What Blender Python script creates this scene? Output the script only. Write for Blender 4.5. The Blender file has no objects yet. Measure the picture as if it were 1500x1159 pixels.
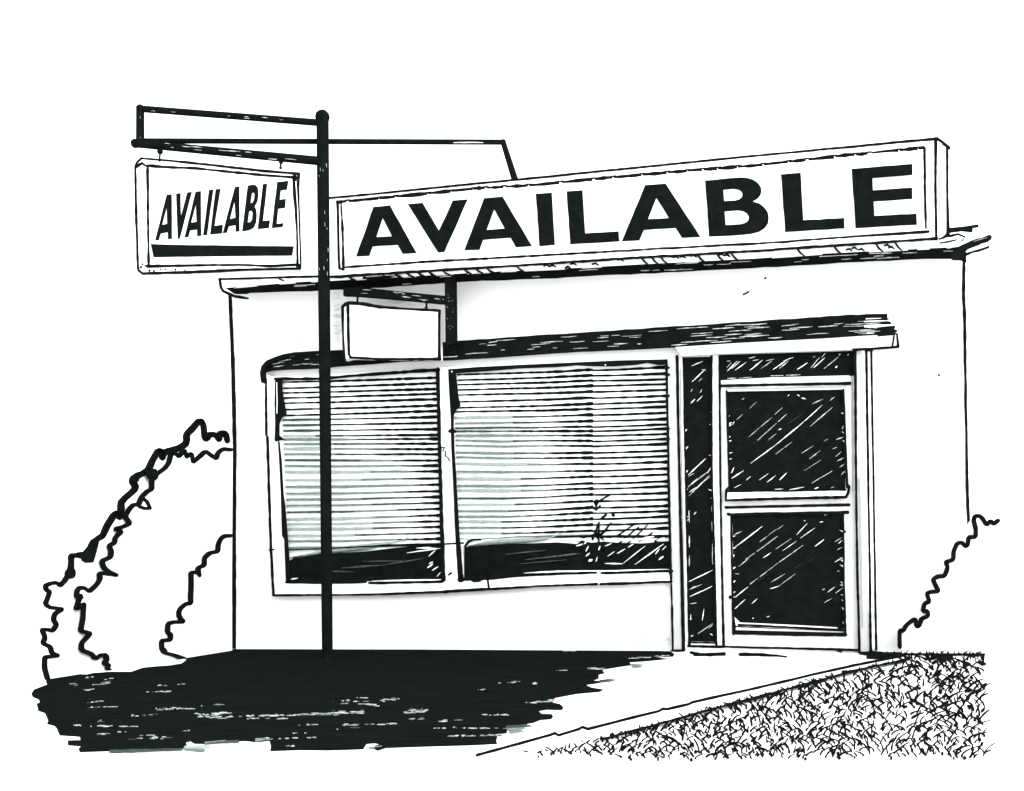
import bpy, bmesh, math, random
from mathutils import Vector
from mathutils.geometry import tessellate_polygon
R = random.Random(7)
S = bpy.context.scene
COL = S.collection
# ------------------------------------------------------------------ camera, sky, sun, exposure
F, CX, HY, DIST = 1500.0, 750.0, 800.0, 8.3      # focal length in photo pixels, centre column, horizon row, metres to the front
CZ = 150.0 * DIST / F                            # eye height
cam = bpy.data.cameras.new('camera'); co = bpy.data.objects.new('camera', cam); COL.objects.link(co)
co.location = (0, 0, CZ); co.rotation_euler = (math.radians(90), 0, 0)
cam.sensor_width = 36; cam.lens = 36; cam.shift_y = (HY - 579.5) / 1500.0
cam.clip_start = 0.05; cam.clip_end = 3000
S.camera = co
SUN_EL, SUN_AZ = 35, 140                         # thin overcast, soft light from behind the viewer's right shoulder
W = bpy.data.worlds.new('World'); S.world = W; W.use_nodes = True
nt = W.node_tree; bg = nt.nodes['Background']
sky = nt.nodes.new('ShaderNodeTexSky'); sky.sky_type = 'NISHITA'; sky.sun_disc = False
sky.sun_elevation = math.radians(SUN_EL); sky.sun_rotation = math.radians(SUN_AZ)
sky.dust_density = 1.6; sky.air_density = 1.0; sky.ozone_density = 1.0
cn = nt.nodes.new('ShaderNodeTexNoise'); cn.inputs['Scale'].default_value = 2.0          # even white cloud deck over the sky
cr = nt.nodes.new('ShaderNodeValToRGB'); cr.color_ramp.elements[0].color = (.93, .94, .94, 1); cr.color_ramp.elements[1].color = (1, 1, 1, 1)
cs = nt.nodes.new('ShaderNodeVectorMath'); cs.operation = 'SCALE'; cs.inputs['Scale'].default_value = 7.6
cm = nt.nodes.new('ShaderNodeMixRGB'); cm.inputs[0].default_value = .93
nt.links.new(cn.outputs['Fac'], cr.inputs[0]); nt.links.new(cr.outputs[0], cs.inputs[0]); nt.links.new(sky.outputs[0], cm.inputs[1]); nt.links.new(cs.outputs[0], cm.inputs[2])
nt.links.new(cm.outputs[0], bg.inputs[0]); bg.inputs[1].default_value = 0.15
sl = bpy.data.lights.new('sun', 'SUN'); sl.energy = 1.5; sl.angle = math.radians(40); sl.color = (1, .97, .93)
so = bpy.data.objects.new('sun', sl); COL.objects.link(so)
_d = Vector((math.sin(math.radians(SUN_AZ)) * math.cos(math.radians(SUN_EL)), math.cos(math.radians(SUN_AZ)) * math.cos(math.radians(SUN_EL)), math.sin(math.radians(SUN_EL))))
so.rotation_euler = _d.to_track_quat('Z', 'Y').to_euler()
S.view_settings.view_transform = 'Standard'; S.view_settings.look = 'None'
S.view_settings.gamma = 1; S.view_settings.exposure = 1.12

# ------------------------------------------------------------------ materials
def mat(name, c0, c1=None, scale=8.0, stretch=(1, 1, 1)):
    m = bpy.data.materials.new(name); m.use_nodes = True; t = m.node_tree
    b = t.nodes['Principled BSDF']; b.inputs['Roughness'].default_value = 1.0
    b.inputs['Specular IOR Level'].default_value = 0.0
    c1 = c1 or c0
    tc = t.nodes.new('ShaderNodeTexCoord'); mp = t.nodes.new('ShaderNodeMapping'); mp.inputs['Scale'].default_value = stretch
    nz = t.nodes.new('ShaderNodeTexNoise'); nz.inputs['Scale'].default_value = scale; nz.inputs['Detail'].default_value = 4
    rp = t.nodes.new('ShaderNodeValToRGB'); rp.color_ramp.elements[0].position = .35; rp.color_ramp.elements[1].position = .65
    rp.color_ramp.elements[0].color = (*c0, 1); rp.color_ramp.elements[1].color = (*c1, 1)
    t.links.new(tc.outputs['Object'], mp.inputs[0]); t.links.new(mp.outputs[0], nz.inputs[0])
    t.links.new(nz.outputs['Fac'], rp.inputs[0]); t.links.new(rp.outputs[0], b.inputs['Base Color'])
    return m
PAPER = mat('white_paint', (.85, .85, .845), (.87, .87, .865), 3)
INK = mat('black_ink', (.0036, .0050, .0045), (.0057, .0074, .0067), 14)
BLACK_GND = mat('black_ground', (.0038, .0050, .0046), (.0060, .0076, .0069), 5, (1, 6, 1))
GREY1 = mat('dark_grey_ink', (.03, .04, .037), (.056, .07, .065), 30)
GREY2 = mat('mid_grey_ink', (.11, .14, .13), (.17, .20, .188), 30)
GREY3 = mat('pale_grey_ink', (.24, .285, .27), (.31, .35, .335), 30)
SCRATCH = mat('worn_white', (.30, .33, .32), (.55, .58, .57), 40)
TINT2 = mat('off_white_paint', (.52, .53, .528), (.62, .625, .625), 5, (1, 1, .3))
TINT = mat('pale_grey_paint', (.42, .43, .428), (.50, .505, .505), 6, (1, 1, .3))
def smudge_glare(name, spots, col=(.27, .33, .31), amt=.6):
    '''white paint with soft patches for wall grime and blind glare: (point, radius across, radius up)'''
    m = mat(name, (.85, .85, .845), (.87, .87, .865), 3); t = m.node_tree; b = t.nodes['Principled BSDF']
    base = b.inputs['Base Color'].links[0].from_socket; N = t.nodes.new; K = t.links.new
    geo = N('ShaderNodeNewGeometry'); acc = None
    for c, rx, rz in spots:
        sub = N('ShaderNodeVectorMath'); sub.operation = 'SUBTRACT'; sub.inputs[1].default_value = tuple(c); K(geo.outputs['Position'], sub.inputs[0])
        dv = N('ShaderNodeVectorMath'); dv.operation = 'DIVIDE'; dv.inputs[1].default_value = (rx, 2.0, rz); K(sub.outputs[0], dv.inputs[0])
        ln = N('ShaderNodeVectorMath'); ln.operation = 'LENGTH'; K(dv.outputs[0], ln.inputs[0])
        mr = N('ShaderNodeMapRange'); mr.interpolation_type = 'SMOOTHSTEP'; mr.inputs[1].default_value = .15; mr.inputs[2].default_value = 1.0; mr.inputs[3].default_value = 1; mr.inputs[4].default_value = 0; K(ln.outputs['Value'], mr.inputs[0])
        if acc is None: acc = mr.outputs[0]
        else:
            mx = N('ShaderNodeMath'); mx.operation = 'MAXIMUM'; K(acc, mx.inputs[0]); K(mr.outputs[0], mx.inputs[1]); acc = mx.outputs[0]
    mp = N('ShaderNodeMapping'); mp.inputs['Scale'].default_value = (1.5, 1, 9); K(geo.outputs['Position'], mp.inputs[0])
    nz = N('ShaderNodeTexNoise'); nz.inputs['Scale'].default_value = 4; nz.inputs['Detail'].default_value = 5; K(mp.outputs[0], nz.inputs[0])
    mr2 = N('ShaderNodeMapRange'); mr2.inputs[1].default_value = .35; mr2.inputs[2].default_value = .7; K(nz.outputs['Fac'], mr2.inputs[0])
    ml = N('ShaderNodeMath'); ml.operation = 'MULTIPLY'; K(acc, ml.inputs[0]); K(mr2.outputs[0], ml.inputs[1])
    m2 = N('ShaderNodeMath'); m2.operation = 'MULTIPLY'; m2.inputs[1].default_value = amt; K(ml.outputs[0], m2.inputs[0])
    mix = N('ShaderNodeMixRGB'); K(m2.outputs[0], mix.inputs[0]); K(base, mix.inputs[1]); mix.inputs[2].default_value = (*col, 1); K(mix.outputs[0], b.inputs['Base Color'])
    return m
def glass_mat():
    m = bpy.data.materials.new('clear_glass'); m.use_nodes = True; t = m.node_tree
    for n in list(t.nodes):
        if n.type != 'OUTPUT_MATERIAL': t.nodes.remove(n)
    o = [n for n in t.nodes][0]
    a = t.nodes.new('ShaderNodeBsdfTransparent'); a.inputs[0].default_value = (.985, .995, .99, 1)
    t.links.new(a.outputs[0], o.inputs[0])
    return m
GLASS = glass_mat()

# ------------------------------------------------------------------ planes of the place, reached through a point of the photo
def ray(px, py): return Vector(((px - CX) / F, 1.0, -(py - HY) / F))
CAM = Vector((0, 0, CZ))
class Plane:
    def __init__(s, p, n, o=0.0): s.p = Vector(p); s.n = Vector(n).normalized(); s.o = o
    def off(s, o): return Plane(s.p, s.n, s.o + o)
    def at(s, q, o=0.0):
        r = ray(*q); k = (s.p + s.n * (s.o + o) - CAM).dot(s.n) / r.dot(s.n); return CAM + r * k
YAW = math.radians(12)
FAC = Plane((0, DIST, 0), (-math.sin(YAW), -math.cos(YAW), 0))      # the shop front
_a, _b = FAC.at((343, 950.5)), FAC.at((1415, 957)); _n = (_b - _a).cross(Vector((-math.sin(YAW), -math.cos(YAW), 0)))
if _n.z < 0: _n = -_n
GND = Plane(_a, _n)
def vplane(q0, q1):                                                  # upright plane standing on the ground line q0-q1
    a, b = GND.at(q0), GND.at(q1); d = b - a; d.z = 0; n = Vector((d.y, -d.x, 0))
    if n.dot(CAM - a) < 0: n = -n
    return Plane(a, n)

# ------------------------------------------------------------------ mesh builder
class MB:
    def __init__(s): s.v, s.f, s.m, s.mats = [], [], [], []
    def mi(s, m):
        if m not in s.mats: s.mats.append(m)
        return s.mats.index(m)
    def add(s, vs, fs, m):
        b = len(s.v); s.v += [tuple(x) for x in vs]; k = s.mi(m)
        for f in fs: s.f.append(tuple(i + b for i in f)); s.m.append(k)
        return s
    def slab(s, pl, pts, th, m, holes=(), o=0.0, back=None):
        """polygon in the plane, th thick behind it"""
        loops = [list(pts)] + [list(h) for h in holes]
        L3 = [[pl.at(q, o) for q in l] for l in loops]
        tri = tessellate_polygon([[Vector((q[0], q[1], 0)) for q in l] for l in loops])
        fl = [p for l in L3 for p in l]; n = len(fl)
        bk = [p - pl.n * th for p in fl] if back is None else back
        vs = fl + bk; fs = [tuple(t) for t in tri] + [tuple(i + n for i in reversed(t)) for t in tri]
        k = 0
        for l in L3:
            c = len(l)
            for i in range(c): fs.append((k + i, k + (i + 1) % c, n + k + (i + 1) % c, n + k + i))
            k += c
        return s.add(vs, fs, m)
    def strip(s, pl, pts, ws, m, o, th=.004):
        """flat stroke of varying width along a polyline"""
        n = len(pts); Lf, Rt = [], []
        for i in range(n):
            a = pts[max(0, i - 1)]; b = pts[min(n - 1, i + 1)]
            dx, dy = b[0] - a[0], b[1] - a[1]; L = math.hypot(dx, dy) or 1
            nx, ny = -dy / L, dx / L; w = ws[i] / 2
            Lf.append(pl.at((pts[i][0] + nx * w, pts[i][1] + ny * w), o)); Rt.append(pl.at((pts[i][0] - nx * w, pts[i][1] - ny * w), o))
        d = pl.n * th; vs = Lf + Rt + [p - d for p in Lf] + [p - d for p in Rt]; fs = []
        for i in range(n - 1):
            fs += [(i, i + 1, n + i + 1, n + i), (i, 2 * n + i, 2 * n + i + 1, i + 1), (n + i, n + i + 1, 3 * n + i + 1, 3 * n + i)]
        fs += [(0, n, 3 * n, 2 * n), (n - 1, 3 * n - 1, 4 * n - 1, 2 * n - 1)]
        return s.add(vs, fs, m)
    def dot(s, pl, q, r, m, o, th=.004, k=9):
        ph = R.random(); pts = [(q[0] + r * R.uniform(.88, 1.1) * math.cos(6.283 * (i + ph) / k), q[1] + r * R.uniform(.88, 1.1) * math.sin(6.283 * (i + ph) / k)) for i in range(k)]
        return s.slab(pl, pts, th, m, o=o)
    def stroke(s, pl, pts, w=3.0, m=None, o=.004, wob=.35, wv=.16, th=.004, ends=True, step=7.0):
        """pen line: resampled, slightly wandering, width varying"""
        m = m or INK; P = [pts[0]]; 
        for a, b in zip(pts, pts[1:]):
            L = math.hypot(b[0] - a[0], b[1] - a[1]); k = max(1, int(L / step))
            for j in range(1, k + 1): P.append((a[0] + (b[0] - a[0]) * j / k, a[1] + (b[1] - a[1]) * j / k))
        dx = dy = 0.0; Q = []; Wd = []
        wl = w if isinstance(w, (tuple, list)) else (w, w)
        for i, p in enumerate(P):
            dx = dx * .8 + R.uniform(-wob, wob) * .6; dy = dy * .8 + R.uniform(-wob, wob) * .6
            e = 0 if i in (0, len(P) - 1) else 1; Q.append((p[0] + dx * e, p[1] + dy * e))
            u = i / max(1, len(P) - 1) * (len(wl) - 1); j = min(int(u), len(wl) - 2); ww = wl[j] + (wl[j + 1] - wl[j]) * (u - j)
            Wd.append((ww + (.75 if m is INK else 0)) * (1 + R.uniform(-wv, wv)))
        s.strip(pl, Q, Wd, m, o, th)
        if ends:
            for i in (0, -1):
                if Wd[i] > 1.6: s.dot(pl, Q[i], Wd[i] * .52, m, o - .0004, th)
        return s
    def contour(s, pl, pts, w, m, o, th=.01):
        """marker line with round joins at sharp corners"""
        wl = w if isinstance(w, (tuple, list)) else [w] * len(pts)
        P = [pts[0]]; WW = [wl[0]]
        for i in range(1, len(pts)):
            a, b = pts[i - 1], pts[i]; L = math.hypot(b[0] - a[0], b[1] - a[1]); k = max(1, int(L / 9))
            for j in range(1, k + 1):
                e = 0 if j == k else .5
                P.append((a[0] + (b[0] - a[0]) * j / k + R.uniform(-e, e), a[1] + (b[1] - a[1]) * j / k + R.uniform(-e, e)))
                WW.append((wl[i - 1] + (wl[i] - wl[i - 1]) * j / k + .45) * R.uniform(.92, 1.1))
        for i, q in enumerate(P):
            s.dot(pl, q, WW[i] / 2, m, o + .0006, th)
            if i: s.strip(pl, [P[i - 1], q], [WW[i - 1], WW[i]], m, o, th)
        return s
    def tube(s, a, b, ra, rb, m, k=14, cap=True):
        a, b = Vector(a), Vector(b); z = (b - a).normalized(); x = z.orthogonal().normalized(); y = z.cross(x)
        vs = [a + (x * math.cos(6.2832 * i / k) + y * math.sin(6.2832 * i / k)) * ra for i in range(k)]
        vs += [b + (x * math.cos(6.2832 * i / k) + y * math.sin(6.2832 * i / k)) * rb for i in range(k)]
        fs = [(i, (i + 1) % k, k + (i + 1) % k, k + i) for i in range(k)]
        if cap: fs += [tuple(reversed(range(k))), tuple(range(k, 2 * k))]
        return s.add(vs, fs, m)
    def ball(s, c, r, m, sz=1.0, k=12):
        c = Vector(c); vs = [c + Vector((0, 0, r * sz))]; rings = 6
        for i in range(1, rings):
            t = math.pi * i / rings
            vs += [c + Vector((r * math.sin(t) * math.cos(6.2832 * j / k), r * math.sin(t) * math.sin(6.2832 * j / k), r * sz * math.cos(t))) for j in range(k)]
        vs.append(c - Vector((0, 0, r * sz))); fs = [(0, 1 + (j + 1) % k, 1 + j) for j in range(k)]
        for i in range(rings - 2):
            for j in range(k): a = 1 + i * k; fs.append((a + j, a + (j + 1) % k, a + k + (j + 1) % k, a + k + j))
        a = 1 + (rings - 2) * k; fs += [(a + j, a + (j + 1) % k, len(vs) - 1) for j in range(k)]
        return s.add(vs, fs, m)
    def build(s, name, parent=None, **kw):
        me = bpy.data.meshes.new(name); c = Vector((0, 0, 0))
        if parent is None and s.v:
            xs = [Vector(v) for v in s.v]; c = Vector(((min(v.x for v in xs) + max(v.x for v in xs)) / 2, (min(v.y for v in xs) + max(v.y for v in xs)) / 2, min(v.z for v in xs)))
        elif parent is not None:
            p = parent
            while p is not None: c = c + p.location; p = p.parent
        me.from_pydata([tuple(Vector(v) - c) for v in s.v], [], s.f)
        for m in s.mats: me.materials.append(m)
        me.polygons.foreach_set('material_index', s.m)
        o = bpy.data.objects.new(name, me); COL.objects.link(o)
        bm = bmesh.new(); bm.from_mesh(me); bmesh.ops.recalc_face_normals(bm, faces=bm.faces); bm.to_mesh(me); bm.free()
        if parent is None: o.location = c
        else: o.parent = parent
        for k, v in kw.items(): o[k] = v
        return o
def thing(name, loc, label, cat):
    o = bpy.data.objects.new(name, None); COL.objects.link(o); o.location = loc; o.empty_display_size = .2
    o['label'] = label; o['category'] = cat; return o
def lerp(a, b, t): return (a[0] + (b[0] - a[0]) * t, a[1] + (b[1] - a[1]) * t)
def ylin(tab, x):
    if x <= tab[0][0]: return tab[0][1]
    for (x0, y0), (x1, y1) in zip(tab, tab[1:]):
        if x <= x1: return y0 + (y1 - y0) * (x - x0) / (x1 - x0)
    return tab[-1][1]
def flecks(mb, pl, top, bot, x0, x1, n, o, w=(.5, 1.5), ln=(6, 26), m=None):
    """bare white slivers the marker left uncovered between two edges"""
    for _ in range(n):
        x = R.uniform(x0, x1); L = R.uniform(*ln); u = R.uniform(.12, .88); x2 = min(x + L, x1)
        ya = ylin(top, x) * (1 - u) + ylin(bot, x) * u; yb = ylin(top, x2) * (1 - u) + ylin(bot, x2) * u
        ww = R.uniform(*w) * .6
        mb.stroke(pl, [(x, ya), ((x + x2) / 2, (ya + yb) / 2 + R.uniform(-.5, .5)), (x2, yb)], (ww * .3, ww, ww * .2), m or SCRATCH, o, wob=.2, wv=.5, ends=False, step=4)
def Z(ox, oy, sc, pts): return [(ox + x / sc, oy + y / sc) for x, y in pts]

# ------------------------------------------------------------------ ground
b = MB(); g = Vector(GND.n)
ux = Vector((1, 0, -g.x / g.z)); uy = Vector((0, 1, -g.y / g.z)); P0 = Vector((0, 0, 0)); P0.z = (GND.p.dot(g)) / g.z
b.add([P0 + ux * x + uy * y for x, y in ((-900, -60), (900, -60), (900, 1800), (-900, 1800))], [(0, 1, 2, 3)], PAPER)
o = b.build('ground', kind='structure')

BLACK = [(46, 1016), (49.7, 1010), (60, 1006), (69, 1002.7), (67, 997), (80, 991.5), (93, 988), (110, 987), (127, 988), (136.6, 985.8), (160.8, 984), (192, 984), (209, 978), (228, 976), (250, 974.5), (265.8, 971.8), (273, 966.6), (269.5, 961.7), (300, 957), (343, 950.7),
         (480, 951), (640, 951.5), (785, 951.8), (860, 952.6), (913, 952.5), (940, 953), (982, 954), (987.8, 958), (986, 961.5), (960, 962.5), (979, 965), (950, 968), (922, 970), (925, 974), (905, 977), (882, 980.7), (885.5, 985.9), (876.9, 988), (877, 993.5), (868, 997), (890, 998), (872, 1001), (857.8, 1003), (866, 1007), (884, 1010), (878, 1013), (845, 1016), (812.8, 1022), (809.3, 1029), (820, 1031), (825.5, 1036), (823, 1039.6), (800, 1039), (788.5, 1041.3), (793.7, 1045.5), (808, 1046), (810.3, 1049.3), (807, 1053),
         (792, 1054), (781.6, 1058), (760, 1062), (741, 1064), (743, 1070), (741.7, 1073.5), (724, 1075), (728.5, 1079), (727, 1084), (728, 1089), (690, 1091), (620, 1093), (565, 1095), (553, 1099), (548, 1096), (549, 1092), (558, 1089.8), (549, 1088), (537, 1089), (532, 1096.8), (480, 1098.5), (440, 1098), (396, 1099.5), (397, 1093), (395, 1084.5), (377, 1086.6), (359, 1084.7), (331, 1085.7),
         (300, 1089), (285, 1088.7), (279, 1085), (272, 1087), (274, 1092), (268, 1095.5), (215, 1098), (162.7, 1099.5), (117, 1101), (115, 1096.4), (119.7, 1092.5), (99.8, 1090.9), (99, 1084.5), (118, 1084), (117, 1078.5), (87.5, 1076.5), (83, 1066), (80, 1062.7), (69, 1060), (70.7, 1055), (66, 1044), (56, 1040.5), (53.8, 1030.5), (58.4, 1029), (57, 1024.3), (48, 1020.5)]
b = MB(); b.slab(GND, BLACK, .003, BLACK_GND, o=.004)  # ragged black patch lying on the ground
OG = .0065
streaks = [((188, 1049), (232, 1046), 1.4), ((226, 1039), (252, 1038), 3.2), ((258, 1038), (285, 1038), 1.6), ((288, 1050), (322, 1049), 4), ((330, 1050), (372, 1048), 1.3), ((376, 1048), (500, 1045), 2.6), ((430, 1047), (478, 1046), 1.6), ((480, 1044), (528, 1043), 4), ((556, 1025.5), (584, 1023.5), 2.6), ((591, 1043), (622, 1041), 5),
           ((222, 1005), (244, 1003.5), 1.2), ((258, 1002.5), (274, 1001.5), 1.0), ((211, 1014), (250, 1012), 1.0), ((500, 1061.5), (578, 1060), 1.5), ((430, 1062), (464, 1061), 1), ((484, 1031), (506, 1030), 1), ((522, 1031), (556, 1034), 1.6), ((704, 1047), (744, 1047), 1.6), ((655, 1078), (700, 1077), 1.6), ((700, 1077), (728, 1077), 1.2), ((635, 1066), (742, 1067), 1.1),
           ((696, 1011), (712, 1009), 1.2), ((722, 1002), (758, 998.5), 1.3), ((812, 982), (826, 981.5), 1.2), ((858, 980), (884, 979), 2.2), ((780, 1001), (786, 998), 1), ((765, 1030), (805, 1026), 2), ((920, 964), (944, 963), 1.5), ((950, 962), (982, 960), 2), ((820, 953.5), (836, 953), 1.1), ((218, 1081), (238, 1079), 3), ((186, 1083), (206, 1081), 1.1), ((266, 1070.5), (276, 1070), 2),
           ((417, 1081), (430, 1081), 1.4), ((417, 1092.5), (430, 1092.5), 1.2), ((104, 1062), (118, 1062), 1.6), ((122, 1030), (142, 1027), 1.1), ((143, 1057), (146, 1055), 2), ((118, 1010.5), (138, 1010), 1.6), ((101, 1000), (110, 1005), 1.8), ((146, 1003), (154, 994), 2), ((152, 1002), (160, 994), 3.2), ((124, 993), (136, 991), 1.8), ((134, 1004), (140, 1000), 1.2)]
streaks += [((R.uniform(90, 720), 0), None, R.uniform(.8, 2.4)) for _ in range(22)]
for a, c, w in streaks:
    if c is None: y_ = R.uniform(1022, 1086); a = (a[0], y_); c = (a[0] + R.uniform(18, 60), y_ - R.uniform(0, 3)); dens = .35
    else: dens = 1.0
    L = math.hypot(c[0] - a[0], c[1] - a[1]); n = int(L * w * .17 * dens) + 2
    for _ in range(n):                                       # tiny gaps in the black patch
        t = R.random(); l = R.uniform(1.5, 7) if R.random() < .8 else R.uniform(7, 16); q0 = lerp(a, c, t); y = q0[1] + R.gauss(0, w * .32)
        b.stroke(GND, [(q0[0], y), (q0[0] + l * .5, y - .1), (q0[0] + l, y - .2)], (.25, R.uniform(.5, 1.15), .2), R.choice((SCRATCH, GREY3, GREY3, GREY2, GREY1)), OG, wob=.2, wv=.4, ends=False, step=3)
# dry-brush wisps beyond the ragged edge
for a, c, w, m in [((270, 1095), (310, 1093), 3.5, GREY3), ((300, 1098), (268, 1097), 2, GREY2), ((374, 1083.5), (396, 1082), 2.4, GREY2), ((742, 1064), (780, 1062), 2, GREY1), ((744, 1068), (775, 1066), 1.6, GREY2), ((745, 1072), (768, 1070), 1.6, GREY2), ((878, 997.5), (900, 995), 2.2, GREY1), ((925, 974.5), (942, 975), 3, GREY2), ((300, 1088), (332, 1084.5), 1.6, GREY2),
                   ((540, 1095), (556, 1093), 1.5, GREY2), ((160, 1100), (266, 1097.5), 2.2, GREY1), ((350, 1085), (300, 1088.5), 1.6, GREY1)]:
    for j in range(3): b.stroke(GND, [(a[0], a[1] + (j - 1) * w * .5), (c[0] + R.uniform(-8, 4), c[1] + (j - 1) * w * .5)], (w * .5, w * .4, w * .1), m, .0075, wv=.5, ends=False)
b.stroke(GND, [(1017, 958.8), (1040, 958.6), (1061, 957.5)], (2.4, 4.2, 3.4), INK, .006); b.stroke(GND, [(1084, 958.2), (1110, 958.6), (1138, 960), (1152, 961.8)], (4, 3.6, 2.5, .8), INK, .006)
b.stroke(GND, [(1012, 955.4), (1024, 957.6)], 2.2, INK, .0068)
b.build('black_ground_patch', kind='structure')

# kerb strip between the forecourt and the lawn: a low edging slab with inked edges
LA = [(698.4, 1105.4), (755, 1090), (806, 1076), (812.8, 1073.2), (818, 1076.6), (848, 1067.5), (853, 1064.5), (861, 1067.3), (910, 1054.5), (965, 1041.3), (971, 1037.8), (977, 1038.6), (1008.5, 1031.2), (1014, 1028.4), (1090, 1011.5), (1168, 993.5), (1190.5, 987.8), (1250, 974.5), (1320, 960.5)]
LB = [(779, 1107), (830, 1094), (880, 1082.5), (960, 1061.4), (1030, 1042), (1098.6, 1024), (1160, 1007), (1220, 991), (1275, 977), (1327, 966)]
b = MB(); b.slab(GND, LA + LB[::-1], .06, PAPER, o=.012)
b.stroke(GND, LA, (2.2, 2.6, 2.4, 3), INK, .0165, wob=.25, step=9); b.stroke(GND, LB[2:], (1.4, 2.4, 2.6), INK, .0165, wob=.5, wv=.4, step=7)
b.stroke(GND, [(1234, 983), (1246, 983.5)], 1.6, INK, .0165); b.stroke(GND, [(1098, 1017), (1104, 1024)], 1.2, INK, .017)
b.build('kerb', kind='structure')

# ------------------------------------------------------------------ building
bl = FAC.at((880, 953)); bl.z = GND.at((880, 953)).z
shop = thing('shop_building', bl, 'single-storey white shop building with a flat overhanging roof, two blinded windows and a glazed entrance', 'building')
b = MB()
WALL = [(343, 985), (337, 418), (420, 414), (1412, 372), (1421, 985)]
front = [FAC.at(q) for q in WALL]; bk = [p - FAC.n * 6.0 for p in front]
WALLP = smudge_glare('grubby_white_wall', [(FAC.at((940, 938)), 75 * DIST / F, 12 * DIST / F), (FAC.at((494, 470)), 14 * DIST / F, 60 * DIST / F), (FAC.at((450, 500)), 60 * DIST / F, 16 * DIST / F), (FAC.at((357, 520)), 14 * DIST / F, 45 * DIST / F), (FAC.at((590, 442)), 60 * DIST / F, 10 * DIST / F)], (.38, .42, .40), .9)
b.slab(FAC, WALL, 6.0, WALLP, o=0)
b.stroke(FAC, [(336.5, 433), (340, 513), (342.5, 600), (343.5, 660), (342.5, 780), (342.5, 951)], (4.2, 5.2, 4.6, 5.6, 5), INK, .006, wob=.3, th=.02, wv=.1)
b.stroke(FAC, [(1412.5, 380), (1411.5, 430), (1413, 460), (1415, 600), (1417.5, 720), (1419.5, 790)], (3.4, 4.4, 3, 3.4, 3.8, 3.6), INK, .006, wob=.3, th=.02)
b.stroke(FAC, [(984, 953), (1060, 945.8), (1001, 953)][:1] + [(1001, 953)], 2.4, INK, .062)
for q0, q1, w_ in (((1089, 431.5), (1097, 427.5), 1.6), ((1120.5, 408), (1121.5, 407), 1.6), ((1375, 549), (1376, 550), 1.8), ((900, 460), (901, 460.5), .6), ((1306, 784), (1307, 784.6), .8)): b.stroke(FAC, [q0, q1], w_, INK, .004)
b.build('wall', shop)

# roof: white edge board, shade beneath the overhang painted black onto the soffit
OV = .29
TOPR = [(321.3, 408.8), (400, 406.5), (467, 405), (493, 406), (640, 396.5), (798, 386.5), (925, 378), (1118, 367.2), (1250, 358), (1372, 349.5), (1400, 341), (1436, 331)]
BT = [(329, 422), (390, 417), (449, 412.5), (487, 411.5), (532.5, 408.7), (653, 402), (726, 398), (798, 395), (925, 388), (1021.7, 383), (1110, 378.5), (1206.7, 371.5), (1286.7, 367.5), (1366.7, 363.5), (1407, 361.5)]
BB = [(344, 430.7), (400, 428), (468, 426), (540, 422.7), (605, 418.5), (650.7, 414.7), (700, 411.8), (790, 409.2), (900, 403), (1010, 398), (1119, 392), (1233, 385.5), (1340, 380), (1399, 379), (1414, 381)]
fp = FAC.off(OV)
b = MB()
frontpts = TOPR[:-2] + [(1398, 345), (1408, 361.5)] + BT[::-1][1:] + [(323, 421.5)]
b.slab(fp, frontpts, .03, PAPER, o=0)
b.slab(fp, TOPR[:-2] + [(1398, 345)] + [(x, y + 4) for x, y in TOPR[:-2]][::-1], 6.3, PAPER, o=-.032)
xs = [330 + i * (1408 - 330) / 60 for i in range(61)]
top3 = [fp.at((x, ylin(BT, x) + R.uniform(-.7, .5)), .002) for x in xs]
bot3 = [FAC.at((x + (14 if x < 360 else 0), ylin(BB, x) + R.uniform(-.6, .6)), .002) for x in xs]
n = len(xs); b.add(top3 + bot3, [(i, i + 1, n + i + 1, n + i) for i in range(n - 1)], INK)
sp = Plane(top3[n // 2], (top3[n // 2] - bot3[n // 2]).cross(top3[-1] - top3[0]))
if sp.n.dot(CAM - sp.p) < 0: sp = Plane(sp.p, -sp.n)
for (x0, x1, k, w) in ((390, 470, 2, .9), (560, 660, 3, .9), (880, 1070, 7, 1.3), (1130, 1400, 11, 1.2), (500, 1400, 6, .7)):
    flecks(b, sp, BT, BB, x0, x1, k, .012, w=(.4, w), ln=(8, 34))
b.stroke(fp, TOPR[:4], 2.6, INK, .004, wob=.3, th=.01); b.stroke(fp, TOPR[3:-2], 2.4, INK, .004, wob=.4, wv=.4, th=.01)
b.stroke(fp, [(321, 408.5), (323, 421.5), (327, 427), (334, 430), (344, 434.5), (362.5, 437)], (3, 2.5, 4, 3, 3.5, 2), INK, .01, th=.01)
b.stroke(fp, [(409, 408.5), (415, 411)], 1.4, INK, .006)
b.slab(fp, [(1389, 334), (1410, 332), (1433, 328.5), (1434, 331.5), (1425, 333), (1425, 339), (1410, 337.5), (1390, 340)], .03, INK, o=-.02)
b.stroke(fp, [(1376, 350), (1387, 346), (1394, 345), (1404, 343), (1414, 347), (1409, 353)], (1.8, 3, 1.6), INK, .006); b.stroke(fp, [(1377, 356), (1390, 354), (1402, 351)], (1, 2, .8), INK, .007)
b.stroke(fp, [(1382, 348), (1389, 342)], 2.6, INK, .008)
b.slab(fp, [(1404, 364), (1415, 357), (1432, 349.5), (1450, 345), (1452, 349), (1449, 353), (1436, 356.5), (1421, 362), (1415, 368), (1416, 383.5), (1408, 380), (1396, 379.5), (1390, 371)], .03, INK, o=.002)
b.stroke(fp, [(1416, 372.5), (1425, 369), (1434, 367), (1448, 362)], (4, 2.6, 3.5, 2.8), INK, .006)
b.stroke(fp, [(1408, 364), (1424, 357), (1449, 348)], (10, 9, 6.5), INK, .0062, th=.02)
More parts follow.
